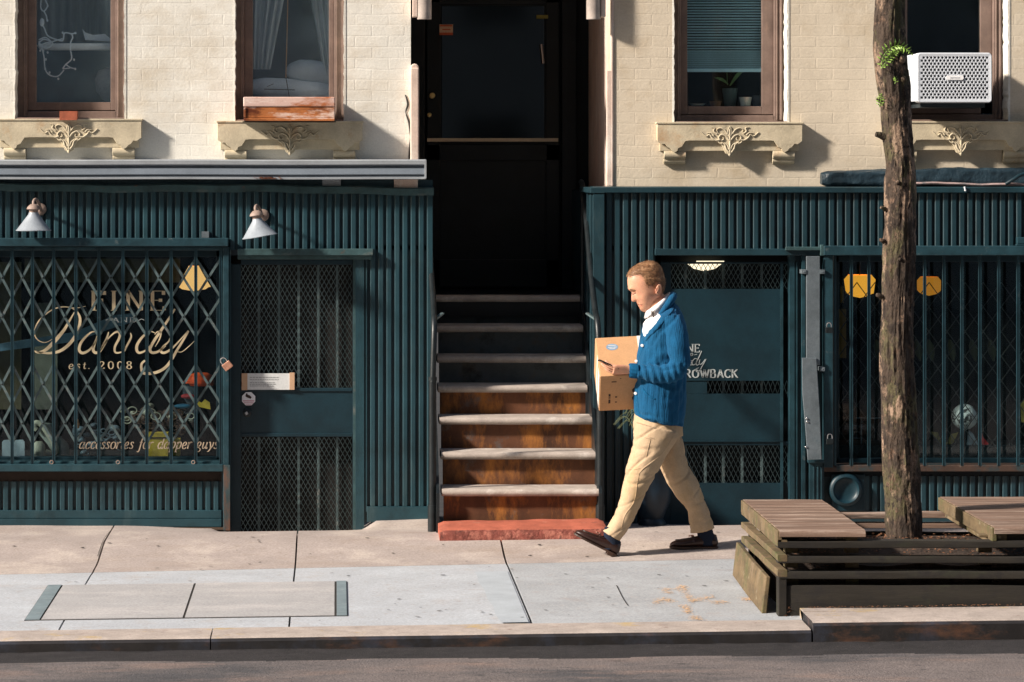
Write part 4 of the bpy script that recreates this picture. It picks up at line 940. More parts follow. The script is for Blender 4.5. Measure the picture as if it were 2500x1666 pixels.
room(X_(2030,.2),5.8,.19,2.2,-.05,2.1,M['dark'],SR,'shop_interior')
# right door with lettered panel
d2=screendoor(SR,1612,1935,640,1290,.06,[(645,706),(930,962),(1088,1180)],[(640,645),(1078,1088),(1284,1290)],M['navy'],[1674,1722,1766,1812,1860],M['wire'],11.3,None)
r=MB(); r.pbox(1638,1912,706,930,.055,.08); r.pbox(1638,1912,962,1078,.058,.08); r.pbox(1638,1912,1180,1284,.058,.08); r.pbox(1638,1726,931,961.5,.06,.085); r.pbox(1640,1912,1076,1079,.050,.0545); r.build('solid_panel',M['navy'],d2)
r=MB(); r.pbox(1600,1935,624,1300,.22,.24); r.pbox(1600,1612,624,1300,.026,.2); r.build('inner_door',M['black'],d2)
r=MB(); r.pbox(1928,1940,624,1300,.0,.10); r.pbox(1943,1947,640,1270,.0,.10); r.pbox(1958,1966,624,1270,-.03,.02); r.pbox(1905,1912,645,1280,.052,.0575); r.build('door_post',M['gatepaint'],d2)
t=MB(); YL=.0545-.002
write(t,'FINE',1656,1709,860,19,YL,3.0,1.5,sp=2.2); t.build('name_lettering',M['grey'],d2,rec=False)
t=MB(); write(t,'AND',1672,1692,869,6,YL,1.3,.9,sp=2.5); t.ribbon([(X_(1695,YL),Z_(867,YL)),(X_(1702,YL),Z_(865,YL))],lambda d,q:.003,YL); 
write(t,'D',1636,1658,892,24,YL,2.2,1.0,slant=.35)
write(t,'an',1660,1690,892,17,YL,2.0,1.0,slant=.3,sp=1.2)
def pn(mb,pts,w0,w1,Y): 
    q=catmull([(a,b,0) for a,b in pts],8); mb.ribbon([(X_(p.x,Y),Z_(p.y,Y)) for p in q],lambda d,s:(w0+(w1-w0)*math.sin(math.pi*min(max(s,0),1)))/K,Y)
pn(t,[(1702,877),(1696,876),(1690,884),(1691,891),(1698,889),(1704,879)],1.2,2.2,YL)
pn(t,[(1713,857),(1707,871),(1700,886),(1702,892),(1708,888)],1.6,2.4,YL)
pn(t,[(1709,878),(1707,887),(1711,890),(1717,884),(1722,877)],1.2,2,YL)
pn(t,[(1724,877),(1716,891),(1708,905),(1701,908),(1699,902),(1706,898)],1.2,2.4,YL)
t.build('script_lettering',M['grey'],d2,rec=False)
t=MB(); write(t,'THROWBACK',1640,1801,922,19,YL,4.2,2.0,sp=2.3); t.build('lower_lettering',M['grey'],d2,rec=False)
# steel cover channel between door and barred window
CC=thing('steel_channel','galvanised steel cover strip in two overlapping lengths beside the right shop door','cover strip',P(1988,1130,-.08))
r=MB(); r.pbox(1969,2002,626,892,-.085,-.06); r.build('upper_strip',M['steel'],CC,bevel=.003)
r=MB(); a=[(1958,874),(1993,874),(2001,1000),(2006,1122),(1972,1124),(1966,1040),(1959,960)]; r.prism([(X_(u,-.10),Z_(v,-.10)) for u,v in a],-.105,-.088); r.build('lower_strip',M['steel'],CC,bevel=.003)
for u,v in ((1963,664),(2008,664),(2008,902)):
    r=MB(); r.pbox(u-6,u+6,v-5,v+5,-.09,-.0); r.ball(P(u,v,-.092),.004,6,4); r.build('clamp',M['steel'],CC,bevel=.002)
for u,v in ((1970,1022),(1971,1030),(1968,1092)):
    r=MB(); r.ball(P(u,v,-.108),(.009,.005,.007),8,5); r.build('bolt',M['silver'],CC,smooth=60)
# stub post below the channel
r=MB(); r.pbox(1976,2012,1128,1290,-.05,.02)
for u in (1985,1995,2004): r.pbox(u,u+4,1140,1290,-.056,-.0505)
r.pbox(1973,2013,1124,1131,-.07,.0); r.build('post_base',M['gatepaint'],SR,bevel=.003)
# barred gate on the right window
BG=thing('window_bars','dark teal window guard of plain upright bars over the right shop window','security gate',(X_(2300),-.05,Z_(1140)))
r=MB(); r.pbox(2012,RPX,601,624,-.10,.0); r.build('top_track',M['gatepaint'],BG,bevel=.004)
r=MB(); r.pbox(2012,2034,625,1142,-.07,.0); r.pbox(2036,2042,625,1142,-.05,.0); r.build('gate_post',M['gatepaint'],BG,bevel=.003)
for i,x in enumerate([2079,2122,2167,2212,2258,2305,2349,2393,2439,2486,2531,2576,2621,2666,2711,2756,2801]):
    r=MB(); r.pbox(x-3.6,x+3.6,625,1138,-.05,-.035); r.pbox(x-3.4,x-2.4,625,1138,-.054,-.0505)
    for v in (636,928,1112): r.ball(P(x,v,-.053),.004,6,4)
    r.build('upright',M['gatepaint'],BG)
dm=MB(); xs=lin(2048,2842,18)
for r_ in range(7):
    for a,b in zip(xs,xs[1:]):
        y0=690+r_*60
        for (u,v,Yq) in (((a,y0),(b,y0+60),.19),((a,y0+60),(b,y0),.196)):
            p0=P(*u,Yq); p1=P(*v,Yq); d=(p1-p0).normalized(); nn=Vector((-d.z,0,d.x))*.0028
            dm.prism([((p0-nn).x,(p0-nn).z),((p0+nn).x,(p0+nn).z),((p1+nn).x,(p1+nn).z),((p1-nn).x,(p1-nn).z)],Yq,Yq+.004)
dm.build('inner_lattice',M['wiredk'],BG)
padlock('padlock','small silver padlock at mid height on the window guard post',2024,806,-.10,0,M['iron'],.9)
padlock('padlock','small silver padlock near the foot of the window guard post',2026,1078,-.10,0,M['iron'],.9)
# round bell below the bars
c=P(2068,1196,-.02); t=thing('alarm_bell','round dark alarm bell on a square plate under the barred window','bell',c)
r=MB(); r.pbox(2030,2112,1158,1249,-.012,.0); r.build('bell_plate',M['navy'],t,bevel=.01)
r=MB(); r.lathe([(.108,0),(.108,.022),(.098,.034),(.084,.038),(.076,.026),(.066,.016),(.03,.012),(.001,.011)],(c.x-.01,-.012,c.z),40,Rm); r.build('bell_dome',M['navy'],t,smooth=50)
# rolled tarpaulin
TP=thing('tarpaulin','rolled dark blue tarpaulin lying on the cornice of the right shopfront','tarpaulin',P(2250,455,.1))
mb=MB(); rings=[]
for j in range(150):
    px=2011+(RPX-2011)*j/149; f=min(1,.8+j*.07); x=X_(px,.0); zt=Z_(418-8*min(1,(px-2011)/400),.0); zb=Z_(457,.0)
    hh=(zt-zb)/2; zc=(zt+zb)/2; rr=[]
    for k in range(28):
        a=2*math.pi*k/28; wq=1+.22*noise.noise(Vector((x*3.2,math.cos(a)*1.4,math.sin(a)*1.4)))+.12*noise.noise(Vector((x*11,math.cos(a)*3,math.sin(a)*3)))
        wq=wq*(.75+.25*f); sa=math.sin(a); ca=math.cos(a); sa=math.copysign(abs(sa)**.7,sa); ca=math.copysign(abs(ca)**.7,ca)
        rr.append((x,.11-ca*.06*wq*f,zc+sa*hh*wq*f))
    rings.append(rr)
mb.loft(rings); mb.build('cloth_roll',M['tarp'],TP,smooth=60)
mb=MB(); rings=[]
for j in range(120):
    px=2225+(RPX-2225)*j/119; x=X_(px,.0); z=Z_(449+1.2*math.sin(px/31.)+4*max(0,min(1,(px-2300)/250)),.0); 
    rings.append([(x,.02+.018*math.cos(a)+.01*noise.noise(Vector((x*5,0,0))),z+.010*math.sin(a)+.004*noise.noise(Vector((x*9,2,0)))) for a in [k*math.pi/4 for k in range(8)]])
mb.loft(rings); mb.build('hem',M['tarphem'],TP,smooth=60)
mb=MB(); mb.tube(catmull([P(2455,450,.0),P(2475,438,-.01),P(2500,425,.0),P(2560,415,.02)],6),.012,8); mb.build('fold',M['navy'],TP,smooth=60)
r=MB(); r.tube([P(2355,456,-.04),P(2357,467,-.04)],.006,8); r.build('hook',M['white'],TP)
c=P(2488,592,-.03); t=thing('junction_box','small dark metal box on the ribs above the barred window','junction box',c); r=MB(); r.pbox(2484,2520,580,596,-.05,.0); r.pbox(2482,2522,597,600,-.055,.0); r.build('box_body',M['gatepaint'],t,bevel=.003)
# ---------------------------------------------------------------- interior goods, lamps
def pend(name,label,px,py,Y,r0,r1,hh,m,cord=True):
    c=P(px,py,Y); t=thing(name,label,'lamp',c)
    r=MB(); r.lathe([(r0,hh/2),(r0*1.35,hh*.25),(r1,-hh/2),(r1*.97,-hh/2),(r0*.95,hh/2)],c,28,cap=False); r.lathe([(r1*.94,-hh/2+.004),(r1*.7,-hh/2-.016),(.001,-hh/2-.03)],c,28); r.build('lamp_shade',m,t,smooth=60)
    r=MB(); r.tube([(c.x,c.y,c.z+hh/2),(c.x,c.y,2.08)],.005,6); r.build('cord',M['iron'],t)
pend('pendant_lamp','glowing cream pendant lamp seen through the lettered window',473,675,.75,.035,.115,.14,M['lampglow'])
pend('pendant_lamp','glowing yellow shade behind the leftmost bars of the right window',2099,694,.8,.078,.092,.125,M['yglow'])
pend('pendant_lamp','glowing yellow shade half hidden behind the tree trunk',2268,694,1.1,.06,.08,.10,emis('dim_amber_shade',(1.0,.36,.03),.22))
c=P(1719,645,.15); t=thing('ceiling_lamp','lit oval ceiling lamp behind the top mesh of the right shop door','lamp',c)
r=MB(); r.lathe([(.115,.012),(.11,0),(.07,-.030),(.001,-.046)],(c.x,.13,c.z),32,Matrix.Scale(.5,4,(0,1,0))); r.build('diffuser',M['doorlight'],t,smooth=60)
r=MB(); r.pbox(1701,1768,637.5,642,.10,.12); r.build('lit_rim',M['doorlight'],t)
def item(name,label,cat,fn,m,sub=None,smooth=60,loc=None,group=None):
    mb=MB(); fn(mb); c=sum((v for v in mb.v),Vector())/len(mb.v)
    o=mb.build(name,m,None,smooth=smooth); 
    tag(o,label,cat,group); return o
item('poster','long olive brown poster high on the shop wall behind the lettered window','poster',lambda b:(b.pbox(60,440,632,690,.9,.91),b.pbox(-30,52,640,1000,.9,.91)),M['olive'])
item('blue_beam','pale blue wooden beam leaning behind the scissor gate','beam',lambda b:b.prism([(X_(a,.5),Z_(c_,.5)) for a,c_ in ((0,858),(0,840),(180,812),(280,770),(330,765),(330,785),(280,800),(180,835))],.5,.54),mat('pale_blue_wood',(.10,.19,.25),rough=.8,var=.4,scale=5,bump=0))
item('wall_panel','dim grey green panel standing behind the left letters','panel',lambda b:b.pbox(84,140,740,1000,.7,.72),mat('grey_green_panel',(.05,.06,.045),rough=.8,var=.5,scale=4,bump=0))
for i,(a,lab) in enumerate(((5,'white price tag leaning at the left end of the lettered window'),(34,'white price tag with rounded corners beside the second gate upright'))):
    item('price_tag',lab,'tag',lambda b:b.prism([(X_(u,.17),Z_(v,.17)) for u,v in ((a,1115),(a,1080),(a+4,1075),(a+22,1074),(a+26,1079),(a+26,1115))],.168,.176),mat('pale_tag',(.50,.56,.58),var=.05,bump=0),smooth=False,group='price tags')
def cane(b):
    b.tube(catmull([P(90,1050,.3),P(84,1043,.3),P(86,1034,.3),P(96,1034,.3),P(108,1045,.3),P(128,1075,.3),P(137,1100,.3),P(126,1110,.3),P(110,1105,.3)],6),lambda t:.016+.008*t,12)
item('umbrella_handle','cream hooked umbrella handle in the lettered window','umbrella',cane,M['creamobj'])
item('handbag','cream rounded pouch at the foot of the lettered window','bag',lambda b:b.loft([[(X_(95+ 16*math.cos(a)*s,.25),.25+.03*math.sin(a)*s,Z_(y,.25)) for a in [k*math.pi/8 for k in range(16)]] for y,s in ((1116,1),(1100,.97),(1085,.85),(1078,.5))]),M['creamobj'])
item('folded_trousers','grey folded cloth draped beside the cream handle','clothing',lambda b:b.loft([[(X_(cx+ w_*math.cos(a),.34),.36+.05*math.sin(a),Z_(y,.34)) for a in [k*math.pi/8 for k in range(16)]] for y,cx,w_ in ((1110,150,20),(1085,140,26),(1060,118,24),(1035,112,14))]),mat('pale_grey_cloth',(.25,.26,.22),var=.4,bump=.3))
def head(b):
    c=P(470,960,.35); b.lathe([(.001,.09),(.04,.082),(.062,.05),(.066,.01),(.055,-.04),(.035,-.07),(.03,-.10),(.06,-.13),(.001,-.132)],c,24)
item('mannequin_head','dark mannequin head wearing the orange cap behind the scissor gate','mannequin',head,mat('dark_mannequin',(.05,.06,.07),var=.5,bump=0))
def capf(b):
    c=P(490,930,.35); b.lathe([(.088,-.03),(.090,0),(.078,.035),(.045,.052),(.001,.055)],c,24); 
    b.loft([[(c.x-.02+dx,c.y-.03-dy,c.z-.012+k*.012) for dx,dy in ((-.10,.0),(-.085,.04),(-.03,.07),(.03,.07),(.04,.0))] for k in (0,1)])
item('cap','bright orange cap on the mannequin head behind the scissor gate','cap',capf,M['orange'])
item('yellow_tag','yellow card tag under the orange cap','tag',lambda b:b.prism([(X_(u,.25),Z_(v,.25)) for u,v in ((478,985),(486,980),(492,984),(500,975),(512,983),(514,1000),(482,993))],.25,.26),M['yellow'],smooth=False)
item('red_cloth','dark red cloth bundle left of the orange cap','cloth',lambda b:b.ball(P(460,968,.3),(.05,.03,.018)),M['red'])
item('blue_cloth','deep blue folded cloth below the orange cap','cloth',lambda b:b.ball(P(447,992,.3),(.06,.03,.016)),M['cyanobj'])
def heap(seed,x0,x1,y0,y1,n,Yq=.3):
    def f(b):
        random.seed(seed)
        for k in range(n):
            u=random.uniform(x0,x1); v=random.uniform(y0,y1); r=random.uniform(.012,.03)
            if k%2: b.ball(P(u,v,Yq+random.uniform(0,.15)),(r*1.3,r,r*.8),10,6)
            else:
                c=P(u,v,Yq+random.uniform(-.05,.1)); b.tube([(c.x+r*1.3*math.cos(a),c.y,c.z+r*math.sin(a)) for a in [i*.45 for i in range(15)]],.004,6)
    return f
item('leather_goods','heap of brown leather belts and cufflinks in the lettered window','goods',heap(4,330,450,1005,1060,46),M['brown'])
item('metal_goods','dark grey glass and metal trinkets in the middle of the lettered window','goods',heap(8,185,300,1030,1108,34),M['greyobj'])
item('silver_goods','small pale trinkets scattered over the leather goods','goods',heap(12,300,470,990,1030,16,.26),M['creamobj'])
item('amber_bottle','small amber bottle among the grey trinkets','bottle',lambda b:b.lathe([(.012,-.03),(.014,0),(.008,.012),(.005,.03),(.001,.031)],P(189,1035,.28),14),mat('amber',(.45,.18,.05),bump=0))
item('yellow_box','mustard yellow box with a dark band under the slogan','box',lambda b:(b.pbox(355,410,1058,1116,.22,.34),b.pbox(408,440,1072,1116,.26,.34)),M['yellow'],smooth=False)
item('dark_band','dark strap round the yellow box','strap',lambda b:b.pbox(354,411,1068,1071,.215,.219),M['ink'],smooth=False)
item('red_ribbon','small red and white ribbon at the right end of the lettered window','ribbon',lambda b:b.prism([(X_(u,.2),Z_(v,.2)) for u,v in ((530,1040),(536,1028),(536,1056),(531,1060))],.2,.21),M['red'],smooth=False)
# right window goods
item('ball','cream and brown ball on the display shelf of the right window','ball',lambda b:b.ball(P(2355,1018,.3),.085,24,14),mat('ball_leather',(.75,.73,.66),var=.1,scale=3,bump=.1,spots=[((.06,.05,.045),9,.5,.53)]))
item('cord_stand','thin grey wire display stand behind the first bars','stand',lambda b:(b.tube([P(2103,1020,.3),P(2103,1085,.3)],.005,6),b.tube([P(2090,1021,.3),P(2150,1021,.3)],.003,6),b.tube([P(2082,1040,.3),P(2100,1040,.3)],.002,6),b.tube([P(2082,1055,.3),P(2100,1055,.3)],.002,6),b.tube([P(2082,1070,.3),P(2100,1070,.3)],.002,6)),M['greyobj'])
for i,(pts,lab,m) in enumerate((([(2268,1054),(2290,1056),(2300,1086)],'olive yellow pennant left of the ball','yo'),([(2308,1086),(2322,1060),(2340,1056),(2326,1084)],'olive yellow pennant under the ball','yo'),([(2365,1050),(2375,1058),(2390,1088),(2360,1088)],'grey pennant right below the ball','g'),([(2395,1052),(2402,1070),(2415,1085),(2398,1088)],'red tipped pennant right of the ball','r'),([(2492,985),(2510,960),(2515,1040),(2494,1030)],'yellow pennant near the right frame edge','yo'))):
    item('pennant',lab,'pennant',lambda b:b.prism([(X_(u,.28),Z_(v,.28)) for u,v in pts],.28,.285),{'yo':mat('olive_yellow',(.22,.16,.03),bump=0),'g':M['greyobj'],'r':M['red']}[m],smooth=False,group='pennants in the right window')
def fr(b):
    for u in (2142,2240,2270,2322,2375,2420): 
        b.loft([[(X_(u+10*s*math.cos(a)+dx,.6),.6+.02*math.sin(a),Z_(v,.6)) for a in [k*math.pi/5 for k in range(10)]] for v,s,dx in ((830,.3,-3),(845,1,0),(865,.9,3),(882,.2,6))])
item('hanging_ties','row of dim olive ties hanging deep in the right shop','ties',fr,mat('olive_tie',(.07,.07,.025),bump=0))
item('orange_banner','amber banner hanging at the left edge of the right window','banner',lambda b:(b.pbox(2044,2066,755,875,.5,.51),b.pbox(2052,2060,700,740,.5,.51)),mat('amber_banner',(.22,.11,.012),var=.5,scale=5,bump=0),smooth=False)
item('interior_shelf','dark display shelf in the right shop window','shelf',lambda b:b.pbox(2050,RPX,1088,1120,.22,.6),M['black'],smooth=False)
# ---- upper windows
y1=WIN[0]['Y']+.05
def lights(b):
    def tb(pts,r=.0045): 
        q=catmull([P(a/3.267,c_/3.267,y1) for a,c_ in pts],5); b.tube(q,r,6)
    tb([(330,-30),(325,60),(350,90),(380,50),(370,20),(355,-20)]); tb([(350,90),(370,130),(375,165)]); tb([(330,150),(335,190),(355,230),(380,285),(430,310),(500,325),(515,265),(570,270),(610,265)])
    tb([(570,270),(580,300),(565,335),(560,390),(570,470),(525,515),(500,550)]); tb([(525,515),(560,540),(600,550)]); tb([(500,550),(560,545)])
    tb([(310,330),(330,380),(350,450),(360,550),(395,600),(460,610),(510,560)]); tb([(310,320),(360,300),(400,330),(350,350),(310,370),(400,380)]); tb([(320,400),(370,360),(430,330),(500,310)])
    tb([(305,350),(350,315),(420,345),(370,390),(325,355)],.005)
    for a,c_ in ((500,262),(600,265),(590,478),(600,552),(465,630),(365,475),(320,405),(378,165),(395,580),(360,550),(380,50),(345,410),(380,420)): b.ball(P(a/3.267,c_/3.267,y1),(.007,.005,.009),6,5)
    b.ball(P(335/3.267,180/3.267,y1),(.016,.012,.028),8,6)
item('string_lights','tangled white string lights hanging inside the leftmost upper window','string lights',lights,mat('white_wire',(.88,.92,.94),bump=0))
def tabletop(b):
    c=P(200,112,y1+.16); 
    b.lathe([(.001,.012),(.29,.012),(.30,0),(.285,-.02),(.25,-.03),(.001,-.03)],c,40,Matrix.Scale(.4,4,(0,1,0)))
item('round_table','white round table top in the leftmost upper window','table',tabletop,mat('white_tabletop',(.92,.92,.90),bump=0))
item('paper_sheet','curled white paper sheet on the round table top','paper',lambda b:b.prism([(X_(u,y1+.1),Z_(v,y1+.1)) for u,v in ((201,71),(209,80),(228,86),(256,83),(270,95),(270,102),(208,98))],y1+.1,y1+.104),mat('blue_white_paper',(.88,.9,.92),bump=0),smooth=False)
def curtain(name,label,pxt,pxb,pyt,pyb,Y,folds,m,swing=0):
    mb=MB(); nx=46; ny=12
    for j in range(ny+1):
        t=j/ny; a=pxt[0]+(pxb[0]-pxt[0])*t; b=pxt[1]+(pxb[1]-pxt[1])*t; py=pyt+(pyb-pyt)*t
        for i in range(nx+1):
            s=i/nx; px=a+(b-a)*s; p=P(px,py,Y); p.y+=.022*math.sin(s*folds*2*math.pi+.6*math.sin(t*3))+.012*math.sin(s*folds*4.3+t); mb.v.append(p)
    for j in range(ny):
        for i in range(nx): a=j*(nx+1)+i; mb.face((a,a+1,a+nx+2,a+nx+1))
    o=mb.build(name,m,None,smooth=180); tag(o,label,'curtain'); return o
curtain('curtain','grey pleated curtain behind the round table in the leftmost upper window',(86,276),(86,276),-60,104,y1+.35,8,mat('dim_curtain',(.22,.23,.22),rough=.9,var=.4,scale=4,stretch=(5,1,.3),bump=0))
item('chair_back','pale rounded chair back at the lower right of the leftmost upper window','chair',lambda b:b.lathe([(.001,.11),(.06,.09),(.085,.03),(.075,-.05),(.03,-.11),(.001,-.12)],P(262,205,y1+.2),20,Matrix.Scale(.4,4,(0,1,0))),mat('pinkish_upholstery',(.5,.45,.42),var=.3,bump=0))
y2=WIN[1]['Y']+.05
curtain('curtain','grey sheer curtain gathered at the left of the second upper window',(612,705),(612,660),-60,170,y2+.10,5,M['curtain'])
curtain('curtain','thin sheer curtain slanting down at the right of the second upper window',(748,806),(790,812),-60,175,y2+.10,3,M['curtain'])
def pil(px,py,rx,rz_,Y,tilt):
    def f(b):
        R=Matrix.Rotation(tilt,4,'Y'); rings=[]
        for j in range(25):
            t=-1+2*j/24; s=(1-abs(t)**3.2)**.5 if abs(t)<1 else .02; s=max(s,.03)
            rings.append([P(px,py,Y)+R@Vector((t*rx,math.cos(a)*.07*s,math.sin(a)*rz_*s*(1+.12*noise.noise(Vector((t*3,math.sin(a)*2,math.cos(a))))))) for a in [k*math.pi/9 for k in range(18)]])
        b.loft(rings)
    return f
item('pillow','grey white pillow leaning in the second upper window','pillow',pil(770,180,.20,.085,y2+.16,.12),mat('grey_pillow',(.68,.72,.74),bump=.4,bscale=20))
item('duvet','crumpled white duvet along the bottom of the second upper window','duvet',pil(715,222,.34,.075,y2+.10,.09),M['bedding'])
item('cord','orange blind cord hanging in the second upper window','cord',lambda b:b.tube([P(703,-20,y2),P(701,70,y2),P(699,150,y2),P(698,190,y2)],.0035,6),M['twine'])
item('twig_cross','thin crossed twigs lying on the duvet','twigs',lambda b:(b.tube([P(645,218,y2+.01),P(720,220,y2+.01)],.003,5),b.tube([P(698,190,y2+.01),P(706,236,y2+.01)],.003,5),b.tube([P(652,212,y2+.01),P(668,205,y2+.01)],.002,5)),M['twine'] if False else mat('twig',(.09,.05,.03),bump=0))
y3=WIN[2]['Y']+.05
bl=thing('venetian_blind','half lowered pale venetian blind in the third upper window','blind',P(1770,100,y3))
mb=MB(); py=-40
k=0
while py<172:
    st=6.6 if py<120 else 4.6
    p=P(1676,py,y3); q=P(1862,py,y3); mb.quad((p.x,y3-.009,p.z+.0035),(q.x,y3-.009,q.z+.0035),(q.x,y3+.009,q.z-.007),(p.x,y3+.009,p.z-.007)); py+=st
mb.build('slats',M['blind'],bl,kind='stuff')
mb=MB(); mb.pbox(1677,1861,168,176,y3-.012,y3+.012); mb.build('bottom_rail',M['blind'],bl)
def pot(b,px,pyb,r0,r1,hgt,Y): b.lathe([(r0*.9,0),(r1,hgt*.96),(r1,hgt),(r1*.9,hgt),(r1*.85,hgt*.9),(.001,hgt*.9)],P(px,pyb,Y),24)
item('plant_pot','small cream plant pot on the third window ledge','pot',lambda b:pot(b,1820,259,.036,.042,.058,y3+.02),mat('cream_pot',(.50,.44,.38),bump=0))
item('plant_pot','tall grey green pot in the middle of the third window ledge','pot',lambda b:pot(b,1782,262,.040,.052,.125,y3+.08),mat('grey_green_pot',(.07,.10,.10),bump=0))
item('plant_pot','dark pot at the right end of the third window ledge','pot',lambda b:pot(b,1850,260,.034,.040,.072,y3+.04),mat('dark_pot',(.05,.05,.055),bump=0))
item('plant_pot','low terracotta pot at the left of the third window ledge','pot',lambda b:pot(b,1747,260,.035,.042,.035,y3+.05),mat('terracotta',(.20,.07,.03),bump=0))
item('soap_dish','pale oval dish at the left end of the third window ledge','dish',lambda b:b.lathe([(.035,0),(.055,.014),(.05,.014),(.001,.008)],P(1702,259,y3+.02),24),mat('pale_dish',(.45,.55,.58),bump=0))
def leafp(b,base_,tip,wd,bend=0,n=8):
    base_,tip=Vector(base_),Vector(tip); d=tip-base_; side=Vector((-d.z,0,d.x)).normalized(); o=len(b.v)
    for i in range(n+1):
        t=i/n; c=base_+d*t+Vector((0,-.02*math.sin(t*math.pi),bend*math.sin(t*math.pi))); ww=wd*math.sin(math.pi*(.08+.92*t)) if t<1 else 0
        b.v+=[c+side*ww,c-side*ww+Vector((0,.004,0))]
    for i in range(n): b.face((o+2*i,o+2*i+1,o+2*i+3,o+2*i+2))
item('potted_orchid','two arched orchid leaves rising from the tall grey green pot','plant',lambda b:(leafp(b,P(1782,210,y3+.06),P(1822,168,y3+.02),.012,.02),leafp(b,P(1778,206,y3+.06),P(1743,190,y3+.02),.010,.01),b.tube(catmull([P(1776,208,y3+.06),P(1774,170,y3+.06),P(1770,150,y3+.05),P(1775,145,y3+.05),P(1777,160,y3+.06)],4),.0025,5)),mat('orchid_leaf',(.09,.16,.05),bump=0))
# ---------------------------------------------------------------- things on the sills
item('brick','single red brick lying on the leftmost upper window sill','brick',lambda b:b.box(X_(147,.14),X_(189,.14),.085,.19,Z_(294,.14),Z_(272,.14)),M['brickred'],smooth=False)
WB=thing('window_box','worn reddish wooden window box in front of the second upper window','window box',P(705,296,.1))
r=MB(); y=-.02
r.pbox(594,818,237,261,y,.30); r.build('upper_board',M['rusttop'],WB,bevel=.006)
r=MB(); r.pbox(595,817,263,288,y+.004,.30); r.pbox(595,817,288.5,296,y-.003,.30); r.pbox(595,601,263,288,y-.003,y+.0035); r.build('lower_board',M['rustbox'],WB,bevel=.004)
r=MB(); r.pbox(592,820,296.5,299,y+.01,.2); r.build('bracket',M['iron'],WB)
# air conditioner
AC=thing('air_conditioner','white window air conditioner with a round holed grille behind the tree trunk','air conditioner',P(2325,255,.1))
ya=-.19; a0,a1,b0,b1=2240,2422,129,251
def rrect(x0,x1,z0,z1,r,n=6):
    out=[]
    for cx,cz,s in ((x1-r,z1-r,0),(x0+r,z1-r,1),(x0+r,z0+r,2),(x1-r,z0+r,3)):
        for k in range(n+1):
            a=math.pi/2*(s+k/n); out.append((cx+r*math.cos(a),cz+r*math.sin(a)))
    return out
x0,x1,z0,z1=X_(a0,ya),X_(a1,ya),Z_(b1,ya),Z_(b0,ya)
xs0=X_(2226,-.03)
body=MB(); rings=[]
for yq,ins in ((ya,.004),(ya+.006,0),(ya+.10,0)):
    rings.append([(u,yq,v) for u,v in rrect(x0+ins,x1-ins,z0+ins,z1-ins,.022)])
body.loft([[(u,yq,v) for u,v in rrect(x0,x1,z0,z1,.022)] for yq in (ya+.02,ya+.12)],cap=False)
body.box(x0+.01,x1-.01,ya+.10,ya+.45,z0+.012,z1-.004); body.build('case',M['acwhite'],AC,smooth=40)
r=MB(); r.box(x0+.04,x1-.02,ya+.12,ya+.5,z0-.030,z0-.0); r.build('base_tray',M['acdark'],AC)
r=MB(); r.box(x0+.012,x1-.012,ya+.028,ya+.034,z0+.012,z1-.012); r.build('fins',M['acdark'],AC)
# front grille: plate with a hexagonal field of holes, made as cells
gr=MB(); pit=.0233; rowh=pit*.80; hr=.0081
ix0,ix1,iz0,iz1=x0+.018,x1-.018,z0+.022,z1-.022
rows=int((iz1-iz0)/rowh); colsn=int((ix1-ix0)/pit)
rowh=(iz1-iz0)/rows; pit=(ix1-ix0)/(colsn+.5)
bcx,bcz=(x0+x1)/2,(z0+z1)/2
for j in range(rows):
    for i in range(colsn):
        cx=ix0+pit*(i+.5+(.5 if j%2 else 0)); cz=iz0+rowh*(j+.5)
        N=12; o=len(gr.v); 
        solid=abs(cx-bcx)<.052 and abs(cz-bcz)<.012
        for k in range(N):
            a=2*math.pi*k/N+math.pi/12; ca,sa=math.cos(a),math.sin(a); sc=min(pit/2/abs(ca) if abs(ca)>1e-6 else 9,rowh/2/abs(sa) if abs(sa)>1e-6 else 9)
            gr.v.append(Vector((cx+ca*sc,ya+.004,cz+sa*sc))); gr.v.append(Vector((cx+ca*hr,ya+.005,cz+sa*hr))); gr.v.append(Vector((cx+ca*hr,ya+.016,cz+sa*hr)))
        # corner points of the cell are included through the 12 rays at 15 degree offset; close the small corner gaps
        for k in range(N):
            l=(k+1)%N; gr.face((o+3*k,o+3*l,o+3*l+1,o+3*k+1)); gr.face((o+3*k+1,o+3*l+1,o+3*l+2,o+3*k+2))
        if solid: gr.face([o+3*k+1 for k in range(N)])
    # half cells at row ends
    e0,e1=((ix0,ix0+0.0) if j%2==0 else (ix0,ix0+pit*.5)); 
    xa,xb=(ix0+pit*colsn,ix1) if j%2==0 else (ix0,ix0+pit*.5)
    gr.quad((xa,ya+.004,iz0+rowh*j),(xb,ya+.004,iz0+rowh*j),(xb,ya+.004,iz0+rowh*(j+1)),(xa,ya+.004,iz0+rowh*(j+1)))
# rim between the hole field and the rounded outline
N=7*4; out=rrect(x0,x1,z0,z1,.022); inn=rrect(ix0,ix1,iz0,iz1,.0002); o=len(gr.v)
for (u,v),(u2,v2) in zip(out,inn): gr.v+= [Vector((u,ya+.012,v)),Vector((u+(u2-u)*.25,ya+.002,v+(v2-v)*.25)),Vector((u2,ya+.004,v2)),Vector((u,ya+.03,v))]
for k in range(N):
    l=(k+1)%N
    for q in ((0,1),(1,2),(3,0)): gr.face((o+4*k+q[0],o+4*l+q[0],o+4*l+q[1],o+4*k+q[1]))
gr.build('grille',M['acwhite'],AC,rec=False)
r=MB(); r.prism(rrect(bcx-.056,bcx+.056,bcz-.0135,bcz+.0135,.010),ya-.002,ya+.004); bd=r.build('badge',mat('badge',(.82,.84,.86),bump=0),AC)
r=MB(); 
for k in range(7): r.box(bcx-.03+k*.009,bcx-.024+k*.009,ya-.0035,ya-.0021,bcz-.0035,bcz+.0035)
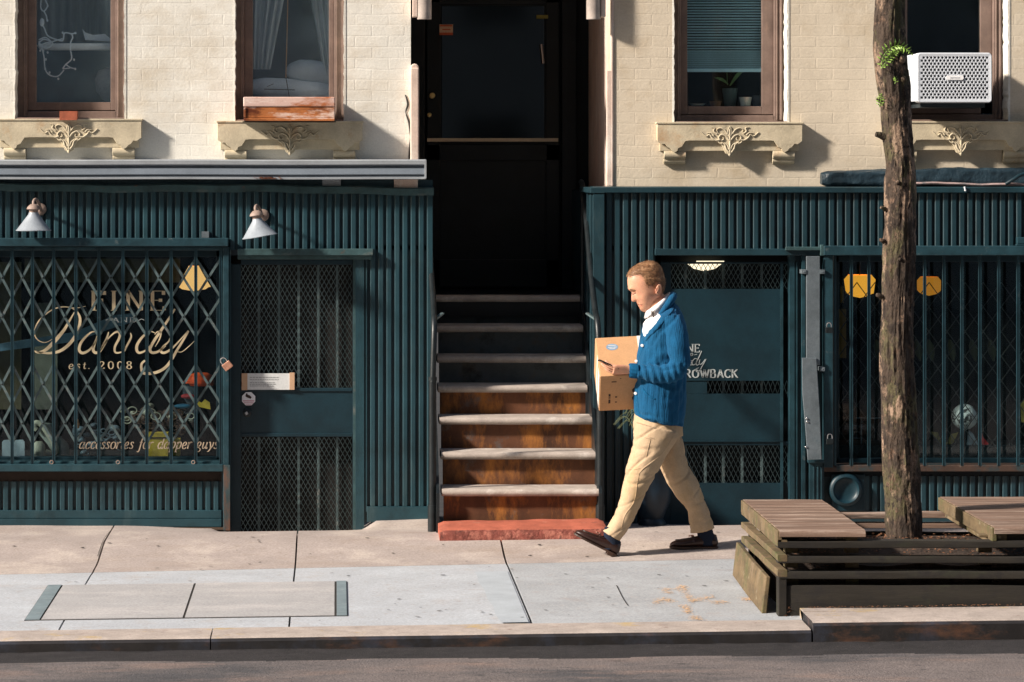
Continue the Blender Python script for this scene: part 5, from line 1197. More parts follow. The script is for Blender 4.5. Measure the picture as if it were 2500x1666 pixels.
r.build('badge_print',mat('badge_grey',(.5,.52,.54),bump=0),bd)
# accordion side panel + shadowed filler
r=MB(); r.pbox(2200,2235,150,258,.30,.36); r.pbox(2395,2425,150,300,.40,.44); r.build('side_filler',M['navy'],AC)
# ---------------------------------------------------------------- timber tree guard bench
PB=thing('planter_bench','weathered slatted timber tree guard with two flat deck seats round the tree','tree guard',(3.1,-3.15,.02))
f0=-3.87; bk0=-2.42; lx=2.30; rx=3.96
random.seed(21)
def plank(x0,x1,y0,y1,z0,z1,name,m,lab=None,bend=0,seg=14):
    mb=MB(); 
    ax=0 if (x1-x0)>(y1-y0) else 1; rings=[]
    for j in range(seg+1):
        t=j/seg; n_=lambda q:.0035*noise.noise(Vector((t*5+q,z0*17,x0*9+y0)))
        dz=bend*math.sin(t*math.pi)+n_(0)
        c=.003
        if ax==0:
            x=x0+(x1-x0)*t; rings.append([(x,y0+c+n_(2),z0+dz),(x,y1-c,z0+dz),(x,y1,z0+c+dz),(x,y1,z1-c+dz),(x,y1-c,z1+dz+n_(5)),(x,y0+c,z1+dz+n_(5)),(x,y0+n_(2),z1-c*1.6+dz),(x,y0+n_(2),z0+c+dz)])
        else:
            y=y0+(y1-y0)*t; rings.append([(x0+c+n_(2),y,z0+dz),(x1-c,y,z0+dz),(x1,y,z0+c+dz),(x1,y,z1-c+dz),(x1-c,y,z1+dz),(x0+c,y,z1+dz),(x0+n_(2),y,z1-c+dz),(x0+n_(2),y,z0+c+dz)])
    mb.loft(rings); return mb.build(name,m,PB,label=lab,smooth=35)
# front boards (heights measured at the front plane)
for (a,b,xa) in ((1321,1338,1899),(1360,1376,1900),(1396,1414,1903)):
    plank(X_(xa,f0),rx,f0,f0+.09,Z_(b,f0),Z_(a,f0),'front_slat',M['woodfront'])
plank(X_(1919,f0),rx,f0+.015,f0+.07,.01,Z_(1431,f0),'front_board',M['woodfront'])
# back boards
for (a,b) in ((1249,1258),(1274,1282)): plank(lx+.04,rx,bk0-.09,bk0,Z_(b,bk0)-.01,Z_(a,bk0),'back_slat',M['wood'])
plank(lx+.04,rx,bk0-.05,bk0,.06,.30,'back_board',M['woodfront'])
# left side boards
zt=.478
for (za,zb_) in ((.395,.432),(.318,.352),(.238,.275)):
    plank(lx,lx+.05,f0+.0,bk0,za,zb_,'side_slat',M['woodmoss'])
mb=MB(); o=0
mb.loft([[(2.232,-3.76,.03),(2.258,-3.76,.03),(2.278,-3.76,.222),(2.256,-3.76,.225)],[(2.236,-3.1,.04),(2.27,-3.1,.04),(2.288,-3.1,.225),(2.262,-3.1,.228)],[(2.25,-2.42,.05),(2.285,-2.42,.05),(2.298,-2.42,.235),(2.272,-2.42,.24)]]); mb.build('side_board',M['woodmoss'],PB,bevel=.004)
for (x,y) in ((lx+.052,f0+.092),(lx+.052,bk0-.19),(2.67,f0+.092),(3.37,f0+.1)):
    for (za,zb_) in ((.431,.446),(.351,.396),(.274,.319),(.05,.239)):
        q=MB(); q.box(x,x+.07,y,y+.07,za,zb_); q.build('post_block',M['woodmoss'],PB,bevel=.004)
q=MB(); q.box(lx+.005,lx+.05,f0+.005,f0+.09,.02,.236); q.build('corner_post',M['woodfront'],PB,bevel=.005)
# deck seats: boards side by side in one top with thick edges
def seat(x0,x1,y0,y1,z,lab):
    n=9; mb=MB(); st=(y1-y0)/n
    for i in range(n):
        a=y0+st*i; rings=[]
        for j in range(13):
            x=x0+(x1-x0)*j/12; e=.0022*noise.noise(Vector((x*6,i*3.3,0))); g_=.0016; dz=.002*noise.noise(Vector((i*5.1,1,2)))
            rr=.016 if i==0 else .003
            rings.append([(x,a+g_,z-.034),(x,a+g_,z-rr+dz),(x,a+g_+rr*.5,z-rr*.25+dz+e),(x,a+g_+rr,z+dz+e),(x,a+st-g_-.003,z+dz+e),(x,a+st-g_,z-.004+dz),(x,a+st-g_,z-.034)])
        mb.loft(rings)
    s_=mb.build('seat',M['wood'],PB,label=lab,smooth=40)
    q=MB(); q.box(x0-.012,x0+.014,y0+.012,y1,z-.075,z-.004); q.build('seat_edge',M['woodmoss'],s_,bevel=.004)
    return s_
seat(lx+.01,2.757,f0-.012,bk0,.482,'left deck seat'); seat(3.43,3.99,f0-.012,bk0,.498,'right deck seat')
plank(3.44,3.50,f0+.02,bk0,.39,.46,'seat_bearer',M['woodmoss']); plank(2.66,2.72,f0+.02,bk0,.40,.445,'seat_bearer',M['woodmoss'])
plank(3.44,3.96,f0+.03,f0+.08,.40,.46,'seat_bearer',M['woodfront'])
# soil and litter
sx=lin(2.36,4.1,40); sy=lin(-3.77,-2.52,26)
soil=sheet(sx,sy,lambda x,y:.285+.07*math.exp(-((x-3.09)**2+(y+3.15)**2)/.12)+.02*noise.noise(Vector((x*5,y*5,0)))-.05*sm(2.7,2.4,x),.25)
soil.build('soil',M['soil'],kind='stuff',label='dark soil bed around the tree',cat='soil',smooth=60)
li=MB(); random.seed(2)
for k in range(1500):
    x=random.uniform(2.42,3.95); y=random.uniform(-3.76,-2.54); 
    z=.293+.07*math.exp(-((x-3.09)**2+(y+3.15)**2)/.12)+.02*noise.noise(Vector((x*5,y*5,0)))-.05*sm(2.7,2.4,x)+random.uniform(0,.012)
    s=random.uniform(.005,.013); R=Matrix.Rotation(random.uniform(0,6.3),3,'Z')@Matrix.Rotation(random.uniform(-.7,.7),3,'X')
    c=Vector((x,y,z)); li.quad(*[c+R@Vector(q) for q in ((-s,0,0),(0,-s*.45,.002),(s,0,0),(0,s*.45,.002))])
for k in range(60):
    x=random.uniform(2.32,2.4); y=random.uniform(-3.9,-3.7); z=.03+random.uniform(0,.05); s=random.uniform(.006,.014); R=Matrix.Rotation(random.uniform(0,6.3),3,'Z')@Matrix.Rotation(random.uniform(-.7,.7),3,'X'); c=Vector((x,y,z)); li.quad(*[c+R@Vector(q) for q in ((-s,0,0),(0,-s*.45,.002),(s,0,0),(0,s*.45,.002))])
for k in range(200):
    x=random.uniform(2.45,3.9); y=random.uniform(-3.95,-3.90); z=base(x)+.052; s=random.uniform(.003,.010); R=Matrix.Rotation(random.uniform(0,6.3),3,'Z'); c=Vector((x,y,z)); li.quad(*[c+R@Vector(q) for q in ((-s,0,0),(0,-s*.45,.002),(s,0,0),(0,s*.45,.002))])
li.build('leaf_litter',M['litter'],kind='stuff',label='brown dry leaf litter on the soil bed',cat='leaf litter')
# ---------------------------------------------------------------- tree
TY=-3.15
TR=thing('street_tree','slender street tree with flaking bark and a green sprout on its trunk','tree',(X_(2206,TY),TY,.3))
tp=[(2166,2252,1320),(2163,2250,1290),(2160,2249,1240),(2158,2247,1200),(2156,2246,1150),(2153,2241,1080),(2150,2238,1000),(2148,2234,930),(2147,2232,860),(2149,2230,800),(2152,2232,720),(2154,2235,640),(2157,2236,570),(2158,2237,500),(2158,2236,440),(2160,2235,400),(2154,2230,350),(2150,2226,300),(2147,2224,250),(2138,2222,200),(2134,2218,160),(2131,2213,110),(2133,2210,60),(2137,2209,0),(2139,2208,-60),(2141,2207,-140),(2140,2204,-300),(2143,2200,-520)]
tp=catmull([(a,b,c_) for a,b,c_ in tp],10); seg=84; rings=[]
for a,b,c_ in tp:
    X0,X1=X_(a,TY),X_(b,TY); z=Z_(c_,TY); cx=(X0+X1)/2; R_=(X1-X0)/2*.95; r=[]
    fl_=1+.25*max(0,(.42-z))*1.2
    for k in range(seg):
        an=2*math.pi*k/seg; u=math.cos(an); v=math.sin(an)
        p=Vector((u*2.6,v*2.6,z*1.3)); d=.07*noise.noise(p*1.0)
        rid=noise.noise(Vector((u*7,v*7,z*2.4))); d+=.10*abs(rid)-.04
        d+=.05*noise.noise(Vector((u*16,v*16,z*7)))+.025*noise.noise(Vector((u*30,v*30,z*24)))
        flake=noise.noise(Vector((u*6+9,v*6,z*6))); d+=.05*(1 if flake>.12 else 0)
        r.append((cx+u*R_*fl_*(1+d),TY+v*R_*fl_*(1+d),z))
    rings.append(r)
mb=MB(); mb.loft(rings)
def knot(px,py,dy,r,l,dirx=-1,up_=.3):
    r*=.62
    c=P(px,py,TY); c.y+=dy; q=[c,c+Vector((dirx*l*.5,-.01,l*up_)),c+Vector((dirx*l,-.015,l*up_*1.5))]; mb.tube(q,lambda t:r*(1.3-.5*t),12)
knot(2158,335,-.02,.028,.05,-1,.2); knot(2158,268,-.03,.017,.045,-1,.9); knot(2200,195,-.07,.024,.02,.1,.2); knot(2160,512,-.03,.016,.03); knot(2155,590,-.04,.018,.025); knot(2150,725,-.03,.02,.03); knot(2185,445,-.08,.018,.015,.1,0); knot(2190,632,-.08,.014,.012,.1,0); knot(2195,150,-.06,.03,.03,.3,.6)
mb.build('trunk',M['bark'],TR,smooth=80)
# fern like sprout
sp=MB()
def frond(pts,n,l0,y):
    q=catmull([P(a,b,y) for a,b in pts],10); sp.tube(q,.0022,5); m=len(q)
    for i in range(n):
        t=(i+1)/(n+1); p=q[int(t*(m-1))]; d=(q[min(int(t*(m-1))+1,m-1)]-p).normalized(); pr=Vector((-d.z,0,d.x))
        for s_ in (-1,1):
            ln=l0*(math.sin(math.pi*(.18+.8*t)))*random.uniform(.85,1.1); tip=p+pr*s_*ln+d*ln*.45+Vector((0,random.uniform(-.015,.01),0)); leafp(sp,p,tip,ln*.13,0,4)
random.seed(9)
ys=TY-.10
frond([(2151,168),(2156,140),(2172,120),(2195,112),(2215,122),(2229,136)],13,.043,ys)
frond([(2151,168),(2165,150),(2182,133),(2193,124)],8,.034,ys-.01)
SPL='bright green feathery sprout'; sp.build('sprout',M['leaf'],TR,rec=False,label=SPL); sp=MB()
frond([(2147,262),(2150,245),(2152,228)],5,.030,ys+.03)
sp.build('sprout',M['leaf'],TR,rec=False,label='small green sprout low on the trunk'); sp=MB()
frond([(2185,205),(2187,195),(2183,188)],3,.018,ys-.01)
sp.build('sprout',M['leaf'],TR,rec=False,label='tiny green shoot')
# limbs above the frame
lb=MB(); top=P(2172,-500,TY)
random.seed(31)
br=[]
for k in range(6):
    a=k*1.05+.3; e=top+Vector((math.cos(a)*1.1,math.sin(a)*1.1,1.5+.3*math.sin(k*2))); q=catmull([top-Vector((0,0,.1)),top+(e-top)*.4+Vector((0,0,.15)),e],6); lb.tube(q,lambda t:.05*(1-.7*t),8); br.append(e)
lb.build('limb',M['bark'],TR,smooth=60)
cr_=MB()
for e in br:
    for k in range(420):
        v=Vector((random.gauss(0,.42),random.gauss(0,.42),random.gauss(.15,.35))); c=e+v; s=random.uniform(.03,.06); R=Matrix.Rotation(random.uniform(0,6.3),3,'Z')@Matrix.Rotation(random.uniform(-1,1),3,'X')
        cr_.quad(*[c+R@Vector(q) for q in ((-s,0,0),(0,-s*.4,.004),(s,0,0),(0,s*.4,.004))])
cr_.build('crown',M['darkleaf'],TR,rec=False)
# ---------------------------------------------------------------- urn with grass behind the man
c=P(1592,1285,-.32); t=thing('garden_urn','dark glazed urn with thin arching leaves standing behind the walking man','planter',c)
r=MB(); r.lathe([(.085,0),(.09,.02),(.07,.05),(.115,.16),(.13,.26),(.115,.33),(.125,.36),(.13,.375),(.11,.375),(.10,.34),(.001,.33)],c,30); r.build('urn',M['navypot'],t,smooth=50)
r=MB(); random.seed(14)
for k in range(15):
    a=random.uniform(2.5,3.8); h_=random.uniform(.30,.52); o_=random.uniform(.08,.17)
    b0=c+Vector((math.cos(a)*.05,math.sin(a)*.05,.34)); 
    q=catmull([b0,b0+Vector((math.cos(a)*o_*.4,math.sin(a)*o_*.4,h_*.7)),b0+Vector((math.cos(a)*o_*.8,math.sin(a)*o_*.7,h_)),b0+Vector((math.cos(a)*o_*1.3,math.sin(a)*o_,h_*.85))],5); r.tube(q,lambda t_:.0018*(1-.6*t_)+.0005,5)
r.build('grass_leaves',mat('olive_grass',(.13,.15,.07),var=.4,bump=0),t,rec=False)
# ---------------------------------------------------------------- the walking man
MY=-1.3
def m(px,py,dy=0): p=P(px,py,MY); p.y+=dy; return p
def bake(mb,name,mat_,parent,voxel,smooth_it=3,noise_f=None,label=None,tagkw=None):
    tmp=mb.build('tmp',mat_,None); 
    rm=tmp.modifiers.new('r','REMESH'); rm.mode='VOXEL'; rm.voxel_size=voxel; rm.use_smooth_shade=True
    if smooth_it:
        sm_=tmp.modifiers.new('s','SMOOTH'); sm_.iterations=smooth_it; sm_.factor=.5
    dg=bpy.context.evaluated_depsgraph_get(); me=bpy.data.meshes.new_from_object(tmp.evaluated_get(dg)); bpy.data.objects.remove(tmp)
    if noise_f:
        me.update(); ns=[v.normal.copy() for v in me.vertices]
        for v,nn in zip(me.vertices,ns): v.co+=nn*noise_f(v.co,nn)
    off=Vector((0,0,0)); p=parent
    while p is not None: off+=p.location; p=p.parent
    bvh=BVHTree.FromPolygons([v.co.copy() for v in me.vertices],[tuple(q.vertices) for q in me.polygons])
    for v in me.vertices: v.co-=off
    me.name=name; me.materials.clear(); me.materials.append(mat_); me.polygons.foreach_set('use_smooth',[True]*len(me.polygons))
    o=bpy.data.objects.new(name,me); C.objects.link(o); o.parent=parent; tag(o,label); return o,bvh
def ringp(fp,bp,b,dy=0,n=28,pw=1.0,yaw=0):
    """ring through a front and a back point (photo measurements), half width b across"""
    f,q=m(*fp),m(*bp); c=(f+q)/2; u=(f-q)/2; c.y+=dy; out=[]
    for k in range(n):
        a=2*math.pi*k/n; ca,sa=math.cos(a),math.sin(a)
        ca2=math.copysign(abs(ca)**pw,ca); sa2=math.copysign(abs(sa)**pw,sa)
        out.append(c+u*ca2+Vector((0,-b*sa2,0)))
    return out
feet_z=.03
MAN=thing('person','walking man in blue cardigan and khaki trousers looking down at the phone he holds','person',(m(1620,1345).x,MY,g(m(1620,1345).x,MY)))
# --- skin: head, neck, torso, arms, hands, legs as one surface
prof=[(1590,640),(1571,643),(1552,651),(1538,664),(1531,678),(1530,690),(1531.5,702),(1535,709),(1540,713.5),(1540.5,718),(1539.5,727),(1540,734),(1543.5,737.5),(1550,736),(1553,738.5),(1554,741),(1556,743.5),(1560.5,744.5),(1558.5,746.5),(1559.5,750),(1563,752),(1562.5,756),(1567,760.5),(1575,762.5),(1585,758),(1597,748),(1607,737),(1615,722),(1620,706),(1621,688),(1618,668),(1609,650)]
hc=(1578,700)
import bisect
def polar(pts):
    q=catmull([(a-hc[0],hc[1]-b,0) for a,b in pts],8,closed=True); L_=[]
    for p in q: L_.append((math.atan2(p.y,p.x)%(2*math.pi),math.hypot(p.x,p.y)))
    L_.sort(); return L_
PF=polar(prof)
smooth_prof=[(1590,640),(1571,643),(1552,651),(1538,664),(1532,678),(1532,692),(1535,704),(1542,715),(1548,724),(1551,733),(1555,742),(1560,750),(1566,757),(1575,761),(1585,757),(1597,748),(1607,737),(1615,722),(1620,706),(1621,688),(1618,668),(1609,650)]
PS=polar(smooth_prof)
def rad(L_,a):
    a%=2*math.pi; ks=[p[0] for p in L_]; i=bisect.bisect(ks,a)%len(L_); p0=L_[i-1]; p1=L_[i]
    da=(p1[0]-p0[0])%(2*math.pi); t=((a-p0[0])%(2*math.pi))/da if da>1e-6 else 0
    return p0[1]+(p1[1]-p0[1])*min(max(t,0),1)
sc_=(20+MY)/20/K; HW=.081
NA=150; NT_=64
RF=[rad(PF,2*math.pi*k/NA) for k in range(NA)]; RS=[rad(PS,2*math.pi*k/NA) for k in range(NA)]
HC=m(*hc)
YAW=math.radians(13)
def headpt(k,t):   # k angular index, t lateral -1..1
    y=HW*math.sin(t*math.pi/2); lat=abs(y)
    s=math.cos(t*math.pi/2)**.62
    w_=math.exp(-(lat/.017)**2); a=2*math.pi*k/NA
    r=RS[k]+(RF[k]-RS[k])*w_
    r*=sc_
    X=math.cos(a)*r; Z=math.sin(a)*r
    # widen cranium, narrow jaw and face
    f=1.0
    # position relative to the tilted face axis
    p=Vector((X*s,y,Z*s))
    jaw=sm(-.03,-.14,p.z); p.y*=1-.30*jaw; fr=sm(-.02,-.10,p.x); p.y*=1-.12*fr
    # sockets, brow, cheek
    px=p.x/sc_+hc[0]; py=hc[1]-p.z/sc_
    side=Vector((-1,0,0))
    def bump(cx,cy,cl,rx_,rl,amp):
        return amp*math.exp(-((px-cx)/rx_)**2-((py-cy)/rx_)**2-((lat-cl)/rl)**2)
    d=bump(1541,714,.029,5.0,.013,-.017)+bump(1536,706,.026,5,.018,.008)+bump(1549,729,.036,8,.016,.006)+bump(1556,739,.027,3.0,.008,-.007)+bump(1571,750,.036,9,.018,.003)+bump(1545,735,.015,3.5,.007,.006)+bump(1553,733,.021,3,.008,-.004)
    p.x-=d*1.0; p.z+=0
    return p
RY=Matrix.Rotation(YAW,3,'Z')
hb=MB(); grid=[]
for i in range(NT_+1):
    t=-.985+1.97*i/NT_; grid.append([HC+RY@headpt(k,t) for k in range(NA)])
hb.loft(grid)
def hp(px,py,dy=0):
    v=m(px,py)-HC; v.y=dy; return HC+RY@v
# ear on the near side
ec=HC+RY@Vector(((1597-hc[0])*sc_,-.079,(hc[1]-706)*sc_))
hb.loft([[ec+RY@Vector((.019*math.cos(a)*s+.004*math.sin(a),-.004-k*.009,.033*math.sin(a)*s)) for a in [q*math.pi/8 for q in range(16)]] for k,s in ((-1.6,.55),(0,.8),(1,1.0),(1.5,.93))])
skin=MB(); 
merge(skin,hb)
# neck
skin.loft([ringp((1575,745),(1617,715),.052),ringp((1583,762),(1628,728),.056),ringp((1585,785),(1640,752),.07),ringp((1585,820),(1650,790),.11)])
# core torso
skin.loft([ringp((1583,775),(1655,765),.10),ringp((1576,800),(1668,800),.15),ringp((1566,860),(1670,860),.155),ringp((1562,940),(1668,940),.15),ringp((1562,1020),(1660,1025),.155),ringp((1562,1060),(1655,1062),.15)])
def limb(pts,rs,n=16,mbx=skin): 
    q=catmull(pts,6); rr=[p.x for p in catmull([(r,0,0) for r in rs],6)]; mbx.tube(q,rr,n)
limb([m(1640,785,-.12),m(1650,830,-.18),m(1652,895,-.20),m(1600,903,-.18),m(1535,899,-.15)],[.05,.043,.038,.034,.026])
limb([m(1628,785,.12),m(1640,840,.19),m(1640,910,.22),m(1590,950,.26),m(1530,960,.27)],[.05,.043,.038,.034,.026])
limb([m(1600,1050,-.08),m(1565,1160,-.09),m(1518,1255,-.09),m(1500,1285,-.09)],[.075,.055,.040,.030])
limb([m(1625,1050,.08),m(1655,1160,.09),m(1703,1245,.09),m(1716,1285,.09)],[.075,.055,.040,.030])
# hands
def hand(w_,dirv,upv,fingers,thumb,palm=.048):
    """w_: wrist, dirv along fingers, upv back of the hand"""
    d=dirv.normalized(); u=(upv-d*upv.dot(d)).normalized(); s=d.cross(u)
    rings=[]
    for t,wd,th in ((-.15,.026,.022),(.15,.030,.020),(.5,.039,.018),(.85,.042,.016),(1.0,.040,.014)):
        c=w_+d*(.100*t); rings.append([c+s*math.cos(a)*wd*1.1+u*math.sin(a)*th*1.1 for a in [k*math.pi/8 for k in range(16)]])
    skin.loft(rings)
    for off,ln,curl in fingers:
        b=w_+d*.092+s*off*1.1; q=[b]; ang=.12
        for seg_,cu in ((ln*.52,curl),(ln*.36,curl*1.25),(ln*.27,curl*.8)):
            ang+=cu; q.append(q[-1]+(d*math.cos(ang)-u*math.sin(ang))*seg_)
        skin.tube(catmull(q,4),lambda t:.0096*(1-.22*t),10)
        skin.ball(q[-1],.0072,8,6)
    b=w_+d*.025+s*thumb[0]*.028; q=catmull([b,b+(d*.5+s*thumb[0]*.6+u*thumb[1]*.5)*.035,b+(d*1.1+s*thumb[0]*.55+u*thumb[1]*.9)*.055,b+(d*1.8+s*thumb[0]*.25+u*thumb[1]*.8)*.056],4)
    skin.tube(q,lambda t:.0112*(1-.25*t),10); skin.ball(q[-1],.0085,8,6)
# near hand, palm up under the phone: back of the hand faces down and outward
wr=m(1532,899,-.155)
hand(wr,Vector((-1,-.05,.02)),Vector((0,-.62,-.78)),[(-.030,.068,.30),(-.010,.078,.24),(.011,.074,.20),(.030,.060,.26)],(-1,-1.3))
# far hand spread on the far side of the box
hand(m(1530,960,.27),Vector((-1,-.12,.05)),Vector((0,1,.1)),[(-.030,.06,.18),(-.010,.072,.15),(.011,.068,.15),(.030,.055,.2)],(1,-.8))
body,skinbvh=bake(skin,'body',M['skin'],MAN,.0030,2)
def drape(bvh,px,py,off=.004,y0=-3):
    p=m(px,py); o=Vector((p.x,MY+y0,p.z)); h_=bvh.ray_cast(o,Vector((0,1,0)))
    if h_[0] is None:
        h_=bvh.find_nearest(p); 
    return h_[0]+h_[1].normalized()*off if h_[1].y<.3 else h_[0]-Vector((0,off,0))
def dribbon(bvh,pts,wpx,th,off,n=10,mb=None,smoothpts=True):
    """raised strip lying on a surface"""
    mb=mb or MB(); q=catmull([(a,b,0) for a,b in pts],n) if smoothpts else [Vector((*p,0)) for p in pts]; mm=len(q); rings=[]
    for i,p in enumerate(q):
        d=(q[min(i+1,mm-1)]-q[max(i-1,0)]).normalized(); nn=Vector((-d.y,d.x,0)); w_=(wpx(i/(mm-1)) if callable(wpx) else wpx)/2
        A=drape(bvh,p.x+nn.x*w_,p.y+nn.y*w_,off); Cc=drape(bvh,p.x,p.y,off); Bq=drape(bvh,p.x-nn.x*w_,p.y-nn.y*w_,off)
        o_=Vector((0,-1,0)); 
        rings.append([A,A+o_*th*.6,(A+Cc)/2+o_*th,Cc+o_*th*1.05,(Cc+Bq)/2+o_*th,Bq+o_*th*.6,Bq])
    mb.loft(rings); return mb
# facial features
e=MB(); dribbon(skinbvh,[(1536,707),(1541,706),(1549,708.5)],2.4,.002,.0005,mb=e); e.build('eyebrow',M['hair'],body,smooth=60)
e=MB(); dribbon(skinbvh,[(1539.5,716),(1544,718),(1551,715.5)],1.9,.001,.0005,mb=e); e.build('eyelash',mat('lash_brown',(.06,.02,.012),bump=0),body,smooth=60)
e=MB(); dribbon(skinbvh,[(1556,743.0),(1561,743.6),(1567,742.5)],1.0,.0006,.0002,mb=e); e.build('mouth_line',mat('mouth_shadow',(.16,.035,.025),bump=0),body,smooth=60)
e=MB(); dribbon(skinbvh,[(1560,746.2),(1563,746.4),(1566,745)],1.8,.0012,.0002,mb=e); e.build('lower_lip',mat('lip',(.50,.17,.12),bump=0),body,smooth=60)
e=MB(); ear=[(1592,700),(1596,694.5),(1602,696),(1604,703),(1601,710),(1597,716)]; dribbon(skinbvh,ear,1.6,.002,.0006,mb=e); e.build('ear_rim',M['skin'],body,smooth=60)
e=MB(); dribbon(skinbvh,[(1595,702),(1598,702),(1599,707),(1596,711)],1.5,.0004,.0003,mb=e); e.build('ear_hollow',mat('ear_shadow_skin',(.30,.10,.06),bump=0),body,smooth=60)
# hair: shell over the cranium, cut by a hairline, with short strands
hairline=[(1528,676),(1537,674),(1546,671),(1553,670),(1560,676),(1562,686),(1566,694),(1574,698),(1579,703),(1583,702),(1586,695),(1590,690),(1600,689),(1607,696),(1610,708),(1614,718),(1630,722)]
def hair_in(px,py):
    # inside when above / behind the hairline
    y=None
    if px<=1528: return py<674
    for (a,b),(c_,d) in zip(hairline,hairline[1:]):
        if a<=px<=c_: y=b+(d-b)*(px-a)/max(c_-a,1e-6); break
    if y is None: y=722
    return py<y
hm=MB(); idx={}; HTN=92; HKN=220
RS2=[rad(PS,2*math.pi*k/HKN) for k in range(HKN)]
def hpt(k,t,off):
    a=2*math.pi*k/HKN; y=HW*math.sin(t*math.pi/2); s=math.cos(t*math.pi/2)**.62; r=RS2[k]*sc_
    p=Vector((math.cos(a)*r*s,y,math.sin(a)*r*s)); jaw=sm(-.03,-.14,p.z); p.y*=1-.30*jaw; fr=sm(-.02,-.10,p.x); p.y*=1-.12*fr
    nn=Vector((p.x,p.y*1.6,p.z)).normalized(); return p,nn
def inside(p):
    return hair_in(p.x/sc_+hc[0],hc[1]-p.z/sc_)
for i in range(HTN+1):
    t=-.985+1.97*i/HTN
    for k in range(HKN):
        p,nn=hpt(k,t,0)
        if not inside(p): continue
        px=p.x/sc_+hc[0]; edge=1.0
        lump=noise.noise(Vector((p.x*60,p.y*60+p.x*25,p.z*40)))*.0022+noise.noise(Vector((p.x*160,p.y*220,p.z*120)))*.0011
        topb=.0055*sm(-.02,.10,p.z)+.0025
        ppx,ppy=p.x/sc_+hc[0],hc[1]-p.z/sc_
        ef=sum(1 for dx_,dy_ in ((-3,0),(3,0),(0,3),(-2,2),(2,2),(-5,0),(5,0),(0,6)) if hair_in(ppx+dx_,ppy+dy_))/8
        q=HC+RY@(p+nn*((topb+lump)*(.15+.85*ef)-.001*(1-ef))); idx[(i,k)]=len(hm.v); hm.v.append(q)
for (i,k),v in list(idx.items()):
    a=(i+1,k); b=(i+1,(k+1)%HKN); c_=(i,(k+1)%HKN)
    if a in idx and b in idx and c_ in idx: hm.face((v,idx[a],idx[b],idx[c_]))
random.seed(6)
def strand(p,d,nn,ln,wd):
    q0=p; q1=p+d*ln*.5+nn*.0022; q2=p+d*ln+nn*random.uniform(-.0005,.003); s_=d.cross(nn).normalized()*wd
    o=len(hm.v); hm.v+=[q0-s_,q0+s_,q1-s_*.8,q1+s_*.8,q2]; hm.face((o,o+1,o+3,o+2)); hm.face((o+2,o+3,o+4))
for n_ in range(9000):
    k=random.randrange(HKN); t=random.uniform(-.97,.97); p,nn=hpt(k,t,0)
    jx,jy=random.gauss(0,1.6),random.gauss(0,1.6)
    if not hair_in(p.x/sc_+hc[0]+jx,hc[1]-p.z/sc_+jy): continue
    fwd=Vector((-.8,0.25*(1 if p.y>0 else -.4),.35)) if p.z>.055 else Vector((.35,0,-.9))
    d=(fwd-nn*fwd.dot(nn)); 
    if d.length<.1: continue
    d=(d.normalized()+Vector((random.gauss(0,.18),random.gauss(0,.18),random.gauss(0,.18)))).normalized()
    topb=.0055*sm(-.02,.10,p.z)+.003
    strand(HC+RY@(p+nn*topb),RY@d,RY@nn,random.uniform(.010,.022),random.uniform(.0005,.0011))
hm.build('hair',M['hair'],MAN,rec=False,smooth=60,label='short light brown hair, thin at the front')
# shirt with collar
sh=MB(); sh.loft([ringp((1579,768),(1634,733),.064),ringp((1582,785),(1648,757),.085),ringp((1572,800),(1664,785),.17),ringp((1568,850),(1672,850),.165),ringp((1566,980),(1668,985),.165)])
sh.loft([ringp((1577.5,762),(1631.5,719),.0675),ringp((1579,768),(1634,727),.069),ringp((1584,783),(1642,747),.071)],cap=True)
shirt,shb=bake(sh,'shirt',M['shirt'],MAN,.005,2)
# cardigan
cg=MB()
cg.loft([ringp((1590,772),(1645,733),.075),ringp((1577,782),(1657,749),.15),ringp((1570,795),(1668,772),.198),ringp((1564,820),(1673,800),.205,pw=.92),ringp((1558,850),(1676,850),.20,pw=.9),ringp((1552,885),(1675,890),.195,pw=.9),ringp((1547,920),(1673,930),.195,pw=.9),ringp((1546,960),(1673,970),.198,pw=.9),ringp((1548,1000),(1672,1008),.20,pw=.9),ringp((1551,1014),(1669,1030),.195,pw=.9),ringp((1560,1022),(1668,1042),.18,pw=.9)])
SLV=[]
def sleeve(pts,rs): 
    q=catmull(pts,8); rr=[p.x for p in catmull([(r,0,0) for r in rs],8)]; sv=MB(); sv.tube(q,rr,22); SLV.append(sv)
sleeve([m(1632,788,-.12),m(1643,812,-.175),m(1648,850,-.20),m(1649,882,-.212),m(1634,902,-.212),m(1605,908,-.195),m(1570,904,-.175),m(1549,901.5,-.163)],[.085,.073,.068,.062,.057,.056,.048,.041])
sleeve([m(1622,790,.10),m(1640,820,.175),m(1648,870,.215),m(1640,915,.235),m(1600,945,.25),m(1560,957,.265)],[.085,.070,.062,.058,.048,.040])
def kn(co,nn):
    p=co*1.0; d=.006*noise.noise(Vector((p.x*9,p.y*7,p.z*5)))
    q=m(1600,905); 
    # pulled folds around elbow and below the arm
    r=(p-m(1640,905,-.2)).length; d+=.0045*math.exp(-(r/.16)**2)*math.sin(r*95+p.x*20)
    ax=abs(p.y-MY); 
    if ax<.2: d+=.0012*math.sin(p.x*190+3*math.sin(p.z*9))*sm(.7,1.0,p.z)*.8
    # forearm gathers
    if p.y<MY-.12 and p.z<m(0,880).z and p.z>m(0,930).z: d+=.0035*math.sin(p.x*150+p.z*40)
    d+=.003*noise.noise(Vector((p.x*30,p.y*30,p.z*14)))
    d-=.006*max(0,1-abs(noise.noise(Vector((p.x*7+3,p.y*4,p.z*3.5))))/.10)
    return d
card,cb=bake(cg,'cardigan',M['knit'],MAN,.0065,3,kn)
for sv in SLV: bake(sv,'sleeve',M['knit'],card,.006,3,kn)
